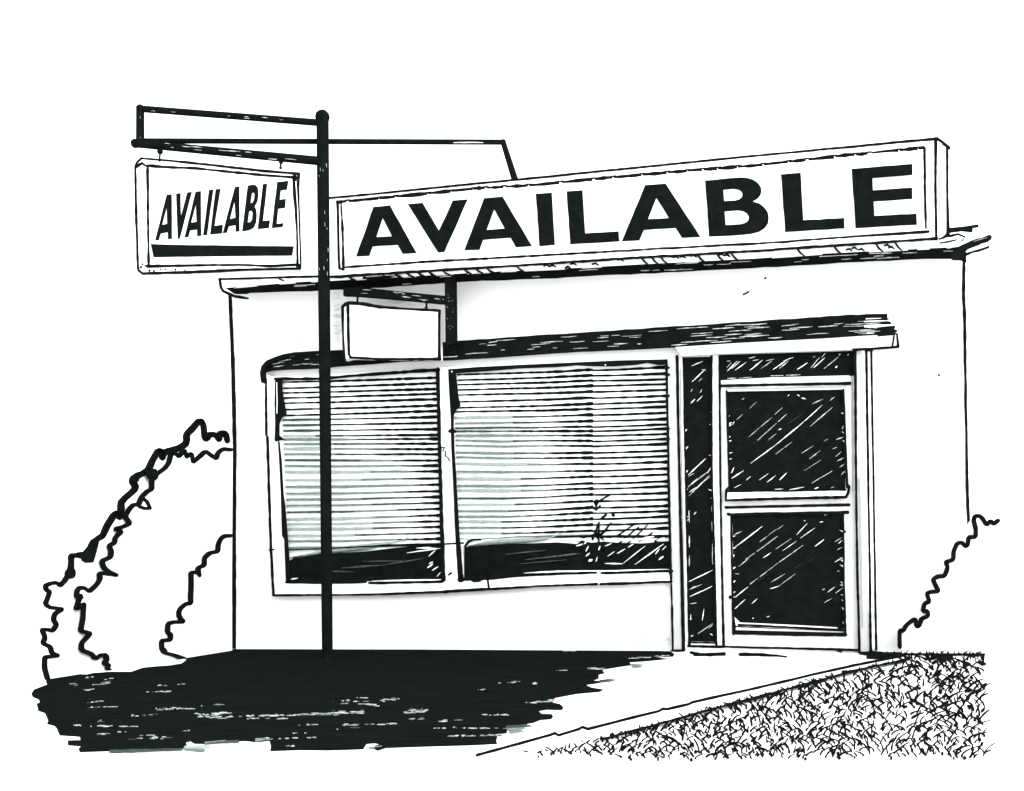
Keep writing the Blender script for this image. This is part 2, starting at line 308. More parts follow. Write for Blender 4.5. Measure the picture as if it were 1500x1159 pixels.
for x0, x1 in ((1426, 1446),): b.stroke(fp, [(x0, 357 - (x0 - 1410) * .2), (x1, 353 - (x1 - 1420) * .2)], (.2, .5, .2), SCRATCH, .008, ends=False)
# ticks and scribbles on the edge board
for x in (511, 532, 561, 579, 596, 612, 628, 649, 680, 697, 713, 757, 1168, 1222, 1283, 1311, 1022, 1050, 1071, 940, 955, 968):
    yt = ylin(TOPR, x) + 1; yb = ylin(BT, x + 9) + 1
    b.stroke(fp, [(x, yt), (x + 4, (yt + yb) / 2 + .6), (x + 10, yb)], (1.6, 2.4, 1.4), INK, .006, wob=.3)
for x, y in ((797, 389.5), (806, 390), (828, 392), (836, 387), (868, 387), (986, 377), (996, 376.5), (1053, 373.5), (1061, 374.5), (1240, 366), (1248, 364), (1258, 366), (1296, 360), (1302, 363), (905, 381), (912, 378), (1012, 375)):
    b.stroke(fp, [(x, y), (x + 4, y - 1.6), (x + 8, y + 1.4)], (1.8, 2.6, 1.2), INK, .006, wob=.4)
b.slab(fp, [(531, 406.7), (560, 404.3), (590, 403), (570, 406.5), (531, 409)], .004, INK, o=.006)
# grey along the edge board
b.build('roof', shop)

# canopy over windows and entrance: black sloping top, white edge board
CT = [(384, 534), (390.7, 528), (406.7, 521.5), (425.3, 516.5), (468, 513.8), (500, 512.5), (560, 508), (640, 502.5), (665, 499.5), (792, 491), (951.6, 480.5), (1079, 472.4), (1236, 461.5), (1294, 459.8)]
CB = [(388, 546), (400, 543), (470.7, 540), (500, 537), (590.7, 530), (644, 529), (736.3, 523.6), (842.7, 516), (960, 511), (1079, 503.3), (1213.3, 496.2), (1266.5, 492.5), (1308, 490.5)]
EB = [(388, 548), (400, 556), (402, 554.5), (470, 551), (513, 548.5), (642, 540), (660, 539.5), (800, 532.5), (977, 525), (989, 522.3), (1060, 518), (1213, 513.5), (1276, 511), (1314.5, 508.5)]
cp = FAC.off(.075)
b = MB(); xs = [388 + i * (1300 - 388) / 64 for i in range(65)]
T = [FAC.at((x, ylin(CT, x) + R.uniform(-.5, .5)), .02) for x in xs]; B = [cp.at((x, ylin(CB, x) + R.uniform(-.4, .4)), .0) for x in xs]; n = len(xs)
Tb = [p - FAC.n * .04 for p in T]; Bb = [FAC.at((x, ylin(CB, x)), .005) for x in xs]
b.add(T + B + Bb, [(i, i + 1, n + i + 1, n + i) for i in range(n - 1)] + [(n + i, n + i + 1, 2 * n + i + 1, 2 * n + i) for i in range(n - 1)] + [(0, n, 2 * n), (n - 1, 3 * n - 1, 2 * n - 1)], INK)
mid = n // 2; sp = Plane(B[mid], (B[-1] - B[0]).cross(T[mid] - B[mid]))
if sp.n.dot(CAM - sp.p) < 0: sp = Plane(sp.p, -sp.n)
flecks(b, sp, CT, CB, 395, 468, 14, .008, w=(.4, 1.2), ln=(6, 24)); flecks(b, sp, CT, CB, 680, 1290, 56, .008, w=(.5, 2.1), ln=(6, 34))
flecks(b, sp, CT, CB, 980, 1285, 14, .008, w=(.8, 2.4), ln=(16, 48))
for y0, y1, xa, xb, w in ((523.5, 522, 640, 670, 1.0), (502, 500, 716, 728, .8), (506, 505, 714, 727, .7)): b.stroke(sp, [(xa, y0), (xb, y1)], w, SCRATCH, .01, ends=False)
b.stroke(cp, [(385.5, 558), (384.5, 546), (386, 537), (392, 531), (407, 524), (426, 519), (468, 515.5)], (6, 6.5, 6, 4, 3, 2.5, 2), INK, .004, th=.02)
# ragged right end of the black top
b.slab(sp, [(1286, 461), (1294.4, 459.5), (1289, 465), (1304, 467), (1297, 469.5), (1304.6, 471.7), (1306, 475), (1312, 478), (1310, 482), (1316, 484.6), (1312, 487), (1309.6, 490.8), (1286, 493)], .003, INK, o=.006)
for q in (((1266, 478), (1310, 476.5), 3.2), ((1266, 471), (1304, 469.8), 1.2), ((1268, 467), (1291, 466), 1.0), ((1270, 488), (1280, 488), 1.6)): b.stroke(sp, [q[0], q[1]], (q[2], q[2], q[2] * .3), PAPER, .012, ends=False)
# edge board
board = [(x, ylin(CB, x) - .5) for x in range(989, 1308, 12)] + [(1307, 490.5), (1314.7, 508)] + [(x, ylin(EB, x)) for x in range(1310, 988, -12)]
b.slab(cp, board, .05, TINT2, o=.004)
b.slab(cp, [(1262, 494), (1306, 491.5), (1308, 507), (1262, 510)], .002, PAPER, o=.007)
b.stroke(cp, [(x, ylin(EB, x)) for x in (1250, 1276, 1314)], (3, 3, 3.6), INK, .009); b.stroke(cp, [(1309, 489), (1314, 489), (1316, 508)], (2.5, 2.8, 3.4), INK, .009); b.stroke(cp, [(1310, 491), (1307, 507)], 2.2, INK, .009)
b.build('canopy', shop)

# ---- windows
PX = DIST / F
BLIND = smudge_glare('glare_blind', [(FAC.at((470, 650)), 95 * PX, 45 * PX), (FAC.at((455, 720)), 95 * PX, 100 * PX), (FAC.at((450, 775)), 80 * PX, 60 * PX), (FAC.at((570, 690)), 90 * PX, 60 * PX), (FAC.at((720, 640)), 90 * PX, 50 * PX), (FAC.at((715, 700)), 110 * PX, 70 * PX)], (.32, .365, .348), 1.0)  # grey-green patches: window glare painted into the blind's colour
def slats(b, pl, L, Rr, xl, xr, black_from, mid=None, seam=None):
    for i, (yl, yr) in enumerate(zip(L, Rr)):
        ym = (yl + yr) / 2 if mid is None else mid[i]; x0 = xl(yl); x1 = xr(yr); xb = black_from(yl)
        xm = seam if seam else (x0 + x1) / 2
        sag = .8 if yl > 680 and not seam else 0
        if seam:
            q = [(x0, yl), (x0 + (xm - x0) * .35, yl + (ym - yl) * .22 + (1.2 if yl > 640 else -.3)), (x0 + (xm - x0) * .65, yl + (ym - yl) * .5 + (.9 if yl > 660 else 0)), (xm, ym)]
        else: q = [(x0, yl), (x0 + (x1 - x0) * .35, yl + (yr - yl) * .3 + sag), (x0 + (x1 - x0) * .7, yl + (yr - yl) * .66), (x1, yr)]
        P = []
        for a, c in zip(q, q[1:]):
            for j in range(12): P.append(lerp(a, c, j / 12))
        P.append(q[-1])
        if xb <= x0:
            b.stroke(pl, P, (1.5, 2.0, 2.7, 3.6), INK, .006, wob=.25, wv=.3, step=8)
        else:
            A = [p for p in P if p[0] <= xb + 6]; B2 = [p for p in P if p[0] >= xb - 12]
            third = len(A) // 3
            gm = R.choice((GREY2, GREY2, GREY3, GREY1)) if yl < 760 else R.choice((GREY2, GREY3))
            b.stroke(pl, A, (4.2, 5.2, 3.6, 1.6), R.choice((GREY3, TINT)), .0042, wob=.3, wv=.15, step=8)  # grey stretch of the slat line: window glare put into its colour
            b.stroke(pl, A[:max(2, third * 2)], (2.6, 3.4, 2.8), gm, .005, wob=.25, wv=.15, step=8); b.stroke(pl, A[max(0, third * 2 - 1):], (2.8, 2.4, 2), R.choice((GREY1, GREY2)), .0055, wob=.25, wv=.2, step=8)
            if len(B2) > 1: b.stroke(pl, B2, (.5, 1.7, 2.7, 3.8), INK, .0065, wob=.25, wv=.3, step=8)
        if seam:
            y2 = ym + .8
            b.stroke(pl, [(xm + .5, y2), ((xm + x1) / 2, (y2 + yr) / 2 + .3), (x1 + R.choice((-2, -1, 0, 0, 3)), yr)], (1.9, 2.2, 3.8), INK, .006, wob=.3, wv=.3, step=7)
WINOUT = [(389, 548), (391, 640), (396.7, 805), (400.5, 872.5), (540, 871), (647, 867), (779, 859.3), (874.6, 855.4), (983.7, 852.4), (982, 800), (979, 660), (977, 525.5)] + [(x, ylin(EB, x) - 10) for x in (900, 800, 700, 642, 513, 470, 402)]
op1 = [(404, 555), (470.7, 554.5), (513.3, 550.7), (642, 541.5), (643.5, 620), (649.7, 849), (536, 852), (477, 853), (419.5, 853), (411.5, 672), (405, 600)]
op2 = [(658, 543), (720, 539), (977, 528), (979, 660), (981, 776), (982.5, 835), (816, 836), (764, 841), (722, 846), (672, 848.5), (664, 700), (660, 600)]
wf = FAC.off(.05)
win_a = MB(); win_a.slab(wf, [(389, 548), (391, 640), (396.7, 805), (400.5, 872.5), (540, 871), (653.5, 867), (648, 700), (646, 538.5), (513, 547), (402, 552.5)], .048, PAPER, holes=[op1])
win_b = MB(); win_b.slab(wf, [(646.6, 538.5), (648.6, 700), (654.1, 867), (779, 859.3), (874.6, 855.4), (983.7, 852.4), (982, 800), (979, 660), (977, 524.8), (800, 531.5)], .048, PAPER, holes=[op2])
def window(frame_mb): return frame_mb
def subthing(name, parent):
    o = bpy.data.objects.new(name, None); COL.objects.link(o); o.parent = parent; o.empty_display_size = .1; return o
# window one
f = win_a
f.stroke(wf, [(389.5, 556), (390, 637)], (2.4, 3.4), INK, .004); f.stroke(wf, [(391.5, 640), (396.7, 805), (400.5, 872)], (3.4, 3, 3.4), INK, .004); f.stroke(wf, [(394, 806), (401, 805)], 1.6, INK, .005)
f.stroke(wf, [(400.5, 872.2), (540.4, 871.3), (653, 867)], (3, 1.8, 2.6, 3.8), INK, .004)
f.stroke(wf, [(402.7, 555), (470.7, 554.7), (513.3, 550.7), (642.7, 541.8)], (3.6, 3.2, 4.6), INK, .004, wv=.25)
f.slab(wf, [(402.7, 553.7), (413.3, 554.7), (413.6, 566), (414.7, 580), (417, 592), (420, 608), (413, 612), (409.5, 620), (409.5, 638), (417, 644), (404, 647), (402, 645), (403, 620), (402, 593)], .004, INK, o=.004)
f.stroke(wf, [(405.3, 560), (406, 590), (405.6, 606)], .9, PAPER, .009, ends=False)
f.slab(wf, [(407, 646), (409.4, 647), (412.5, 672), (415.5, 725), (418, 742), (422, 793), (426, 848), (425, 854), (418.5, 854), (416, 790), (412.8, 785), (411, 720), (409, 680)], .004, INK, o=.004)
f.stroke(wf, [(641, 541.3), (643, 620), (645.5, 720), (649.5, 849)], (4.6, 4.4, 5.2), INK, .004, wob=.2)
f.stroke(wf, [(418.7, 853.2), (477, 853.8), (536, 852.8)], (2, 3, 2.4), INK, .004); f.stroke(wf, [(541, 854), (600, 853), (647, 852)], (3.2, 3, 3.4), INK, .004)
f.stroke(wf, [(647, 656), (651, 655), (649, 661), (653, 660), (652, 668), (656, 670), (659, 676)], 1.1, INK, .004, ends=False); 
w1 = f.build('window', shop)
pl = FAC.off(.016); b = MB()
b.slab(pl, [(400, 552), (648, 538), (654, 858), (414, 858)], .01, BLIND, o=0)
L1 = [560, 568.8, 575.5, 583.2, 590.7, 600, 608.8, 615.5, 623.2, 631.2, 638.7, 644, 650.5, 657.5, 665.5, 674.3, 682.5, 691.3, 703.6, 713.3, 723.2, 732, 741, 750.5, 760.8, 768, 775.4, 784.8, 793, 803]
R1 = [553.3, 561.3, 569.9, 576.8, 584.8, 594.1, 602.1, 610.7, 619.5, 628.5, 637, 643, 650, 658, 665.5, 674.8, 682.2, 690.4, 700.6, 710, 719.7, 727.9, 736.7, 745.5, 754.9, 763.7, 771.9, 780.7, 789.2, 798]
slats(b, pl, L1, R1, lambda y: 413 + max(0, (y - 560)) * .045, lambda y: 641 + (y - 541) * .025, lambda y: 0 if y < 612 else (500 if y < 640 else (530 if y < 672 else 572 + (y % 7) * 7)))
b.build('blind', w1)
b = MB(); ip = FAC.off(.027)
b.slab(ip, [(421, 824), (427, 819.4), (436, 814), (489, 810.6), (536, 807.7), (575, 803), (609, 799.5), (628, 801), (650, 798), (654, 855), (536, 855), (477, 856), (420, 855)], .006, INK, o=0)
for i in range(9): b.stroke(ip, [(424 + i * 5, 817 - i * .8 + R.uniform(-1, 1)), (470, 811 - i * .9), (540 + i * 6, 806 - i * 1.7), (600, 797 - i * 1.5)][:3 if i < 5 else 4], (1.2, 2.4, 1.2, .4), (GREY1, GREY1, GREY2, GREY2, GREY3, GREY2, GREY3, GREY3, GREY3)[i], .003 + i * .0003, ends=False)
b.stroke(ip, [(422, 806), (440, 805), (490, 803), (560, 799), (612, 797.5), (648, 797)], (1.4, 1.4, 1.6, 2.6), INK, .007)
for a, c, w, m in (((596, 810), (648, 803), 1.6, PAPER), ((610, 803), (640, 803.5), 2.2, PAPER), ((628, 815), (638, 806), 1.6, PAPER), ((626, 832), (634, 826), 3, PAPER), ((633, 836), (642, 830), 2, PAPER), ((628, 826), (634, 823), 2, PAPER), ((500, 832), (560, 828), 3, GREY1), ((560, 828), (620, 818), 2.2, GREY1), ((530, 822), (590, 822), 2, GREY1), ((424, 848.5), (436, 847), 1.8, PAPER), ((545, 851), (648, 848.6), 1.3, PAPER), ((470, 836), (520, 838), 2, GREY1), ((640, 845), (646, 838), 1.2, PAPER)): b.stroke(ip, [a, lerp(a, c, .5), c], (w * .3, w, w * .3), m, .0075, ends=False)
b.build('interior', w1)
MB().slab(FAC.off(.042), op1, .004, GLASS).build('pane', w1)
# window two
f = win_b
f.stroke(wf, [(654, 866.6), (779, 859.8)], (4, 3.6, 2.4), INK, .004); f.stroke(wf, [(779, 859), (874, 855.6)], (2, 3), INK, .004); f.stroke(wf, [(880, 855.8), (983.7, 852.4)], (3.6, 2.8), INK, .004)
f.slab(wf, [(656.5, 541), (700, 537.5), (760, 534.5), (850, 530.5), (906, 528), (976.5, 526.2), (977, 534), (965, 535), (948, 532), (930, 534.8), (900, 537), (870, 536.8), (845, 535.5), (815, 538), (760, 540), (720, 543.5), (668, 547), (669, 556), (671.7, 582), (674.7, 594.5), (668, 601), (665, 608), (664.6, 618), (665, 633), (660.5, 633), (660.3, 614.8), (656.8, 556)], .004, INK, o=.004)
f.stroke(wf, [(661, 544), (662.5, 545)], 1.8, PAPER, .009, ends=False); f.stroke(wf, [(886, 534.5), (887.5, 535)], 1.6, PAPER, .009, ends=False)
f.stroke(wf, [(662.5, 628), (663.5, 660), (667, 726), (670.5, 790), (675, 849)], (4, 4.6, 5.2, 6, 7.5), INK, .004, wob=.2, wv=.08)
f.stroke(wf, [(659, 631.5), (666, 632)], 4, INK, .005)
f.stroke(wf, [(976, 527.4), (977.5, 600), (978.5, 660), (981, 776), (983, 852)], (2.6, 3, 3.4, 3), INK, .004, wob=.25)
f.stroke(wf, [(672, 849), (722.8, 846.5), (764, 842.5), (816, 840.5), (873, 839)], (5, 4.5, 3.4, 2.8), INK, .004); f.stroke(wf, [(881, 839.5), (983.7, 836.7)], (3, 3.6), INK, .004)
f.stroke(wf, [(714, 847), (716, 861)], 2.2, INK, .004); f.stroke(wf, [(688, 849), (694, 851.5), (702, 851.5), (710, 847)], (1, 2, 2, 1), INK, .005)
f.stroke(wf, [(650, 797), (678, 795.5)], (1.4, 2), INK, .006); f.stroke(wf, [(657, 842), (661, 839.5)], 2, INK, .006)
for y in (538.5, 549, 579.8, 628, 643, 712): f.stroke(wf, [(974, y), (980, y)], 2.6, INK, .006)
f.stroke(wf, [(981, 840), (984.5, 836.5)], 3, INK, .006)
w2 = f.build('window', shop)
b = MB(); b.slab(pl, [(653, 540), (984, 524), (988, 845), (664, 856)], .01, BLIND, o=0)
L2 = [549, 557, 563.4, 571.2, 578.8, 588.7, 597.6, 603.4, 612.3, 620.4, 627.5, 632, 638.4, 645.2, 652.8, 663, 670, 679.4, 690.8, 701.5, 711.9, 718.7, 730.4, 739.5, 748.9, 757.2, 764.3, 773.2, 781]
M2 = [541.8, 549.7, 557.3, 564.9, 573.5, 582.6, 591.3, 598.9, 607.7, 616.6, 625, 631.3, 638.1, 646, 653.3, 663, 670.6, 679.4, 689.6, 697.9, 708, 715.7, 724.3, 734, 743.4, 751, 760, 768.5, 777.3]
R2 = [538, 547.2, 555.3, 562.4, 571, 579.9, 588.2, 595.8, 604.7, 614, 621.9, 628, 635.6, 643.2, 650.3, 660.4, 668, 676.9, 686.3, 695.1, 705.3, 712.4, 722.1, 731.8, 740.9, 748.9, 756.6, 765.7, 773.7]
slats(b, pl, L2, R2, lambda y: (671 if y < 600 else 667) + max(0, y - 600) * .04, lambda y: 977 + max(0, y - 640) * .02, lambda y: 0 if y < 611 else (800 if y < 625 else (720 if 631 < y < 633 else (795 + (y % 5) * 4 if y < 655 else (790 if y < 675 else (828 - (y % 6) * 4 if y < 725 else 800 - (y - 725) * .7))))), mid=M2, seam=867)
b.stroke(pl, [(672, 789), (700, 789.5), (760, 786), (845, 784.8), (874, 784)], (1, 1.6, 3, 3), GREY2, .006); b.stroke(pl, [(785, 787.5), (845, 786), (978, 785.6)], (1.4, 3, 4), INK, .007)
# plant twigs in front of the blind
for q, w in (([(872, 737), (896, 724)], (3, 2, 1)), ([(874, 735), (873, 742)], (6, 2)), ([(867, 742), (874, 747), (879, 741)], 2.4), ([(882, 759), (888, 754)], 3.4), ([(898, 754.5), (899, 755)], 3), ([(875, 788), (886, 778), (895, 766)], (3, 4, 1.4)), ([(872, 782), (880, 786), (884, 790)], (4, 2.5)), ([(877, 795), (877, 770), (878, 764)], (2, 2, 1)), ([(884, 790), (905, 785), (928, 769)], (1, 2, 1.2)), ([(905, 798), (936, 772)], (2, 1.4)), ([(920, 796), (948, 770)], 1.4), ([(936, 793), (955, 781)], (1, 2.5)), ([(960, 793), (975, 786)], (3, 1.4)), ([(868, 790), (873, 778), (877, 766)], (3, 1.5)), ([(846, 792), (866, 784), (878, 780)], 1.2)):
    b.stroke(pl, q, w, INK, .0078, wob=.5, wv=.3)
b.build('blind', w2)
b = MB()
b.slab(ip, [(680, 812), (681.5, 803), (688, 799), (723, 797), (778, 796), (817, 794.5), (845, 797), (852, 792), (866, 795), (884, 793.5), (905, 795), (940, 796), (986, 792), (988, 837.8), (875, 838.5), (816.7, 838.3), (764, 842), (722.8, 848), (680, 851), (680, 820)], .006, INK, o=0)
b.stroke(ip, [(681.5, 812), (681.5, 800), (686, 793.5), (694, 790.5), (704, 790.5)], (2, 2.6, 3, 2.4, 1.5), INK, .004)
for i in range(9): b.stroke(ip, [(686 + i * 3, 800 - i * .8), (723 + i, 797 - i * .7), (770 + i * 5, 795 - i * 1.0), (800 + i * 4, 792 - i * 1.9)], (1.6, 2.4, 1.4, .3), (GREY1, GREY1, GREY2, GREY2, GREY2, GREY3, GREY3, GREY3, GREY3)[i], .003 + i * .0003, ends=False)
for a, c, w, m in (((828, 793.5), (860, 789), 2.6, PAPER), ((856, 797), (862, 789.5), 3, PAPER), ((884, 790), (898, 791), 3.4, PAPER), ((905, 791.5), (930, 790.5), 4, PAPER), ((936, 791), (958, 786), 3.6, PAPER), ((962, 792), (974, 788), 3, PAPER), ((844, 800), (854, 797), 2.2, PAPER), ((858, 808), (862, 800), 2, PAPER), ((877, 806), (879, 800), 2.2, PAPER), ((904, 811), (916, 804), 1.6, PAPER), ((886, 800), (896, 796), 1.4, PAPER),
                   ((930, 827), (972, 797), 1.5, PAPER), ((913, 825), (945, 800), 1.2, PAPER), ((886, 825.5), (912, 826), 1.8, PAPER), ((862, 822), (868, 820), 3.5, PAPER), ((858, 815), (864, 810), 2, PAPER), ((873, 823), (875, 816), 1.4, PAPER), ((960, 812), (966, 804), 1.8, PAPER), ((965, 820), (972, 815), 2.4, PAPER), ((970, 806), (976, 800), 1.2, PAPER), ((920, 802), (928, 797), 1.6, PAPER), ((890, 815), (900, 808), 1.2, PAPER),
                   ((765, 840), (820, 836.5), 1.8, PAPER), ((820, 836.5), (873, 837.5), 1.4, PAPER), ((881, 836.5), (980, 834.2), 1.6, PAPER), ((740, 812), (800, 806), 2, GREY1), ((770, 820), (850, 811), 2.6, GREY1), ((800, 817), (845, 811), 1.5, GREY2), ((760, 826), (830, 820), 1.8, GREY1), ((676.5, 800), (679, 842), 2.2, PAPER)):
    b.stroke(ip, [a, lerp(a, c, .5), c], (w * .35, w, w * .35), m, .0078, ends=False)
b.build('interior', w2)
MB().slab(FAC.off(.042), op2, .004, GLASS).build('pane', w2)

# ---- entrance: posts, sidelight, transom, door
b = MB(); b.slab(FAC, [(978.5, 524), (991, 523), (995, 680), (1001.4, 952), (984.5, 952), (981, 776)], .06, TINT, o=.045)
b.stroke(FAC, [(991.8, 522.3), (993.5, 620), (995.3, 700), (999, 850), (1001.2, 952)], (4, 3, 4, 4.4), INK, .05, wob=.2, wv=.1); b.stroke(FAC, [(983, 852), (984.5, 900), (985.4, 953)], (2, 2.6, 2), INK, .05, wv=.3); b.stroke(FAC, [(984.6, 953.2), (1001, 953)], 2.4, INK, .051)
b.build('door_post', shop)
b = MB(); b.slab(FAC, [(1254, 511), (1278, 510), (1280, 680), (1284, 953), (1260, 955), (1256, 780)], .06, TINT, o=.045)
b.slab(FAC, [(1262, 512), (1277, 511), (1280, 700), (1283.5, 952), (1275, 952), (1264, 700)], .002, PAPER, o=.048)
b.stroke(FAC, [(1252.6, 513.5), (1253.5, 640), (1254, 700), (1256.4, 861), (1259.5, 966)], (3.6, 3, 2.8, 3.4), INK, .052, wob=.2)
b.stroke(FAC, [(1269, 512.2), (1270.5, 610), (1272, 700), (1273.5, 800), (1275.8, 953)], (3.4, 2.8, 2.4, 3.4), INK, .052, wob=.2); b.stroke(FAC, [(1276.2, 512), (1279.5, 700), (1283.6, 952)], (2.6, 2.2, 2.8), INK, .052, wob=.2); b.stroke(FAC, [(1269, 513), (1277, 513)], 3, INK, .053)
b.stroke(FAC, [(1259, 700), (1261, 800), (1263.5, 920)], (1.5, 2, .8), GREY3, .052, ends=False)
for q in ((1262, 511), (1268, 511.5), (1256, 513)): b.dot(FAC, q, 1.8, INK, .053)
b.build('door_post', shop)
def scr(b, pl, lst, o, ox=0, oy=0, sc=1.0, m=None):
    for (x0, y0, x1, y1, w) in lst:
        a = (ox + x0 / sc, oy + y0 / sc); c = (ox + x1 / sc, oy + y1 / sc)
        L = math.hypot(c[0] - a[0], c[1] - a[1]); k = max(1, int(L / 16))
        if k == 1 or w > 5: b.stroke(pl, [a, lerp(a, c, .5), c], (w / sc * .3, w / sc * .8, w / sc * .2), m or R.choice((SCRATCH, PAPER)), o, wob=.3, wv=.4, ends=False, step=4)
        else:
            for j in range(k):
                if R.random() < .93: b.stroke(pl, [lerp(a, c, j / k), lerp(a, c, (j + R.uniform(.8, 1)) / k)], (w / sc * R.uniform(.3, .7), w / sc * R.uniform(.55, .8), w / sc * R.uniform(.2, .5)), m or R.choice((SCRATCH, SCRATCH, SCRATCH, GREY3)), o, wob=.25, wv=.4, ends=False, step=3)
def nicks(b, pl, a, c, side, n, o, smax=6):
    for _ in range(int(n * .6)):
        q = lerp(a, c, R.random()); s = R.uniform(1.5, smax); h = R.uniform(.8, 2.6)
        b.slab(pl, [(q[0], q[1] - h * .6), (q[0] + side * s, q[1] - h * R.uniform(.5, 1.4)), (q[0] + side * s * .4, q[1] + .3), (q[0], q[1] + h)], .002, PAPER, o=o)
# sidelight
b = MB(); b.slab(FAC, [(991.8, 521), (1054, 518), (1055, 720), (1060, 949), (1001, 951), (997, 780)], .05, PAPER, o=.02, holes=[[(1002.5, 523), (1042, 522), (1042.5, 700), (1049, 941), (1011, 940), (1005, 720)]])
b.stroke(FAC, [(1001.2, 522), (1003, 640), (1004.8, 720), (1007.6, 835), (1009.8, 946)], (2.6, 2, 2.4, 3), INK, .026, wob=.2); b.stroke(FAC, [(997, 540), (999, 700), (1004, 940)], (1, 1.6, 1), GREY3, .026, ends=False)
b.stroke(FAC, [(1042.4, 521), (1042.6, 700), (1046, 800), (1049.5, 945)], (2.4, 2.6, 2.4), INK, .026, wob=.2); b.stroke(FAC, [(1053.8, 519), (1055, 700), (1057.2, 809), (1060, 947)], (3, 2.6, 3.4), INK, .026, wob=.2)
b.stroke(FAC, [(1008, 946.6), (1060, 947.5)], (3, 3.6), INK, .027); b.stroke(FAC, [(1010, 941), (1050, 942)], 1.6, INK, .026)
sl_ = b.build('sidelight', shop)
b = MB(); gp = FAC.off(-.0 + .004)
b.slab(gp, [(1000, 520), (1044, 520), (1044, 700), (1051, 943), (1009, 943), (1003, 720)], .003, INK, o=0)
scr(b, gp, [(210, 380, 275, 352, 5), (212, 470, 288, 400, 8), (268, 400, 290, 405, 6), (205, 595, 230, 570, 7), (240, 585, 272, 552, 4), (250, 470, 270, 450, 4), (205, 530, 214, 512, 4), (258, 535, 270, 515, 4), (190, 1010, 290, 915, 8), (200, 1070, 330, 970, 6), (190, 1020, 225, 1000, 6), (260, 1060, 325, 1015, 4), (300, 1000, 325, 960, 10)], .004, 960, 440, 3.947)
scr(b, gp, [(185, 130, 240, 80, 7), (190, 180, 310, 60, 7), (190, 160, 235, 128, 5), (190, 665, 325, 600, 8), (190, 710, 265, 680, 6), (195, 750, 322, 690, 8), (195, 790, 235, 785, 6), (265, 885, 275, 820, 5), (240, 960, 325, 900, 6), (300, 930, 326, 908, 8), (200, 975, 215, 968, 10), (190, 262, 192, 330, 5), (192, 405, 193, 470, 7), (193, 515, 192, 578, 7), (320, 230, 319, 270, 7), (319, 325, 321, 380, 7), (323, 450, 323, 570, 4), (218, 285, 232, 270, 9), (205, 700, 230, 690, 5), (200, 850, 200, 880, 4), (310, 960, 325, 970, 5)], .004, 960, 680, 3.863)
nicks(b, gp, (1004, 620), (1006, 720), 1, 7, .004); nicks(b, gp, (1043, 600), (1043, 720), -1, 9, .004); nicks(b, gp, (1006, 730), (1011, 935), 1, 8, .004, 4); nicks(b, gp, (1044, 730), (1049, 935), -1, 9, .004, 4)
b.slab(gp, [(1011, 941), (1047, 942), (1047, 944), (1011, 943.6)], .002, PAPER, o=.004)
b.build('pane', sl_)
# transom
b = MB(); b.slab(gp.off(.012), [(1052.5, 517.3), (1120, 515), (1251.5, 511), (1251.5, 549.4), (1130, 552.5), (1054, 557)], .012, INK, o=0)
TP = gp.off(.012)
scr(b, TP, [(415, 410, 475, 350, 6), (412, 390, 440, 360, 4), (440, 395, 490, 352, 5), (460, 405, 525, 358, 6), (545, 405, 620, 345, 8), (610, 395, 675, 350, 5), (560, 350, 600, 342, 4), (640, 350, 690, 338, 4), (680, 400, 775, 335, 6), (715, 395, 770, 350, 4), (740, 350, 800, 330, 3), (820, 400, 880, 360, 7), (900, 390, 950, 330, 4), (915, 390, 980, 332, 6), (960, 330, 985, 305, 3), (975, 395, 1060, 325, 6), (1062, 318, 1070, 310, 5), (1040, 390, 1052, 380, 8), (1110, 318, 1118, 310, 5), (412, 352, 435, 350, 5), (540, 335, 580, 325, 4), (665, 437, 845, 430, 5), (415, 452, 470, 450, 5), (480, 450, 560, 444, 4), (910, 330, 925, 325, 5), (800, 300, 810, 295, 3)], .004, 960, 440, 3.947)
b.build('transom_pane', shop)
# door: frame, two panes, push bar
b = MB(); DP = FAC.off(.02)
up = [(1065, 573.5), (1236, 570.5), (1238.7, 717), (1068, 720)]
lo = [(1073, 754.5), (1236, 752.5), (1237, 927), (1075, 927.5)]
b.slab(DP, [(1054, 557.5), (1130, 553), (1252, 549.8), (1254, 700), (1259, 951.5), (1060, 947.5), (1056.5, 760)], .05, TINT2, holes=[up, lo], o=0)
b.stroke(DP, [(1054, 565.4), (1120, 563.8), (1246.5, 561.6)], (3.4, 3, 4), INK, .006, wob=.2); b.stroke(DP, [(1056, 571), (1057, 700), (1060, 900)], (.8, 1.2, .6), GREY3, .006, ends=False)
b.stroke(DP, [(1247.5, 551), (1248.5, 640), (1249, 720)], (1.4, 2, .8), GREY3, .006, ends=False); b.stroke(DP, [(1246, 549), (1256, 548)], 2.6, INK, .006)
b.stroke(DP, [(1064.5, 573), (1067, 660), (1068.5, 717)], (2.6, 3, 2.6), INK, .006, wob=.25); b.stroke(DP, [(1235.5, 571), (1238, 640), (1240, 700), (1241, 714)], (2.4, 2.6, 3), INK, .006, wob=.25)
b.stroke(DP, [(1063, 569), (1130, 568.6), (1240, 566)], (1, 1.6, .8), GREY3, .0062, ends=False)
b.stroke(DP, [(1063.5, 743.4), (1120, 742.2), (1243.5, 739.6)], (3.2, 3, 4), INK, .006, wob=.2); b.stroke(DP, [(1066.7, 753.2), (1072, 754), (1130, 752.4), (1241.6, 750.6)], (3.4, 3, 4), INK, .006, wob=.2)
b.stroke(DP, [(1071.5, 754), (1072.5, 840), (1074.6, 928.5)], (2.6, 2.4, 3.4), INK, .006, wob=.25); b.stroke(DP, [(1235.6, 754), (1236.5, 860), (1238.3, 931)], (1.6, 2.4, 3.4), INK, .006, wob=.35)
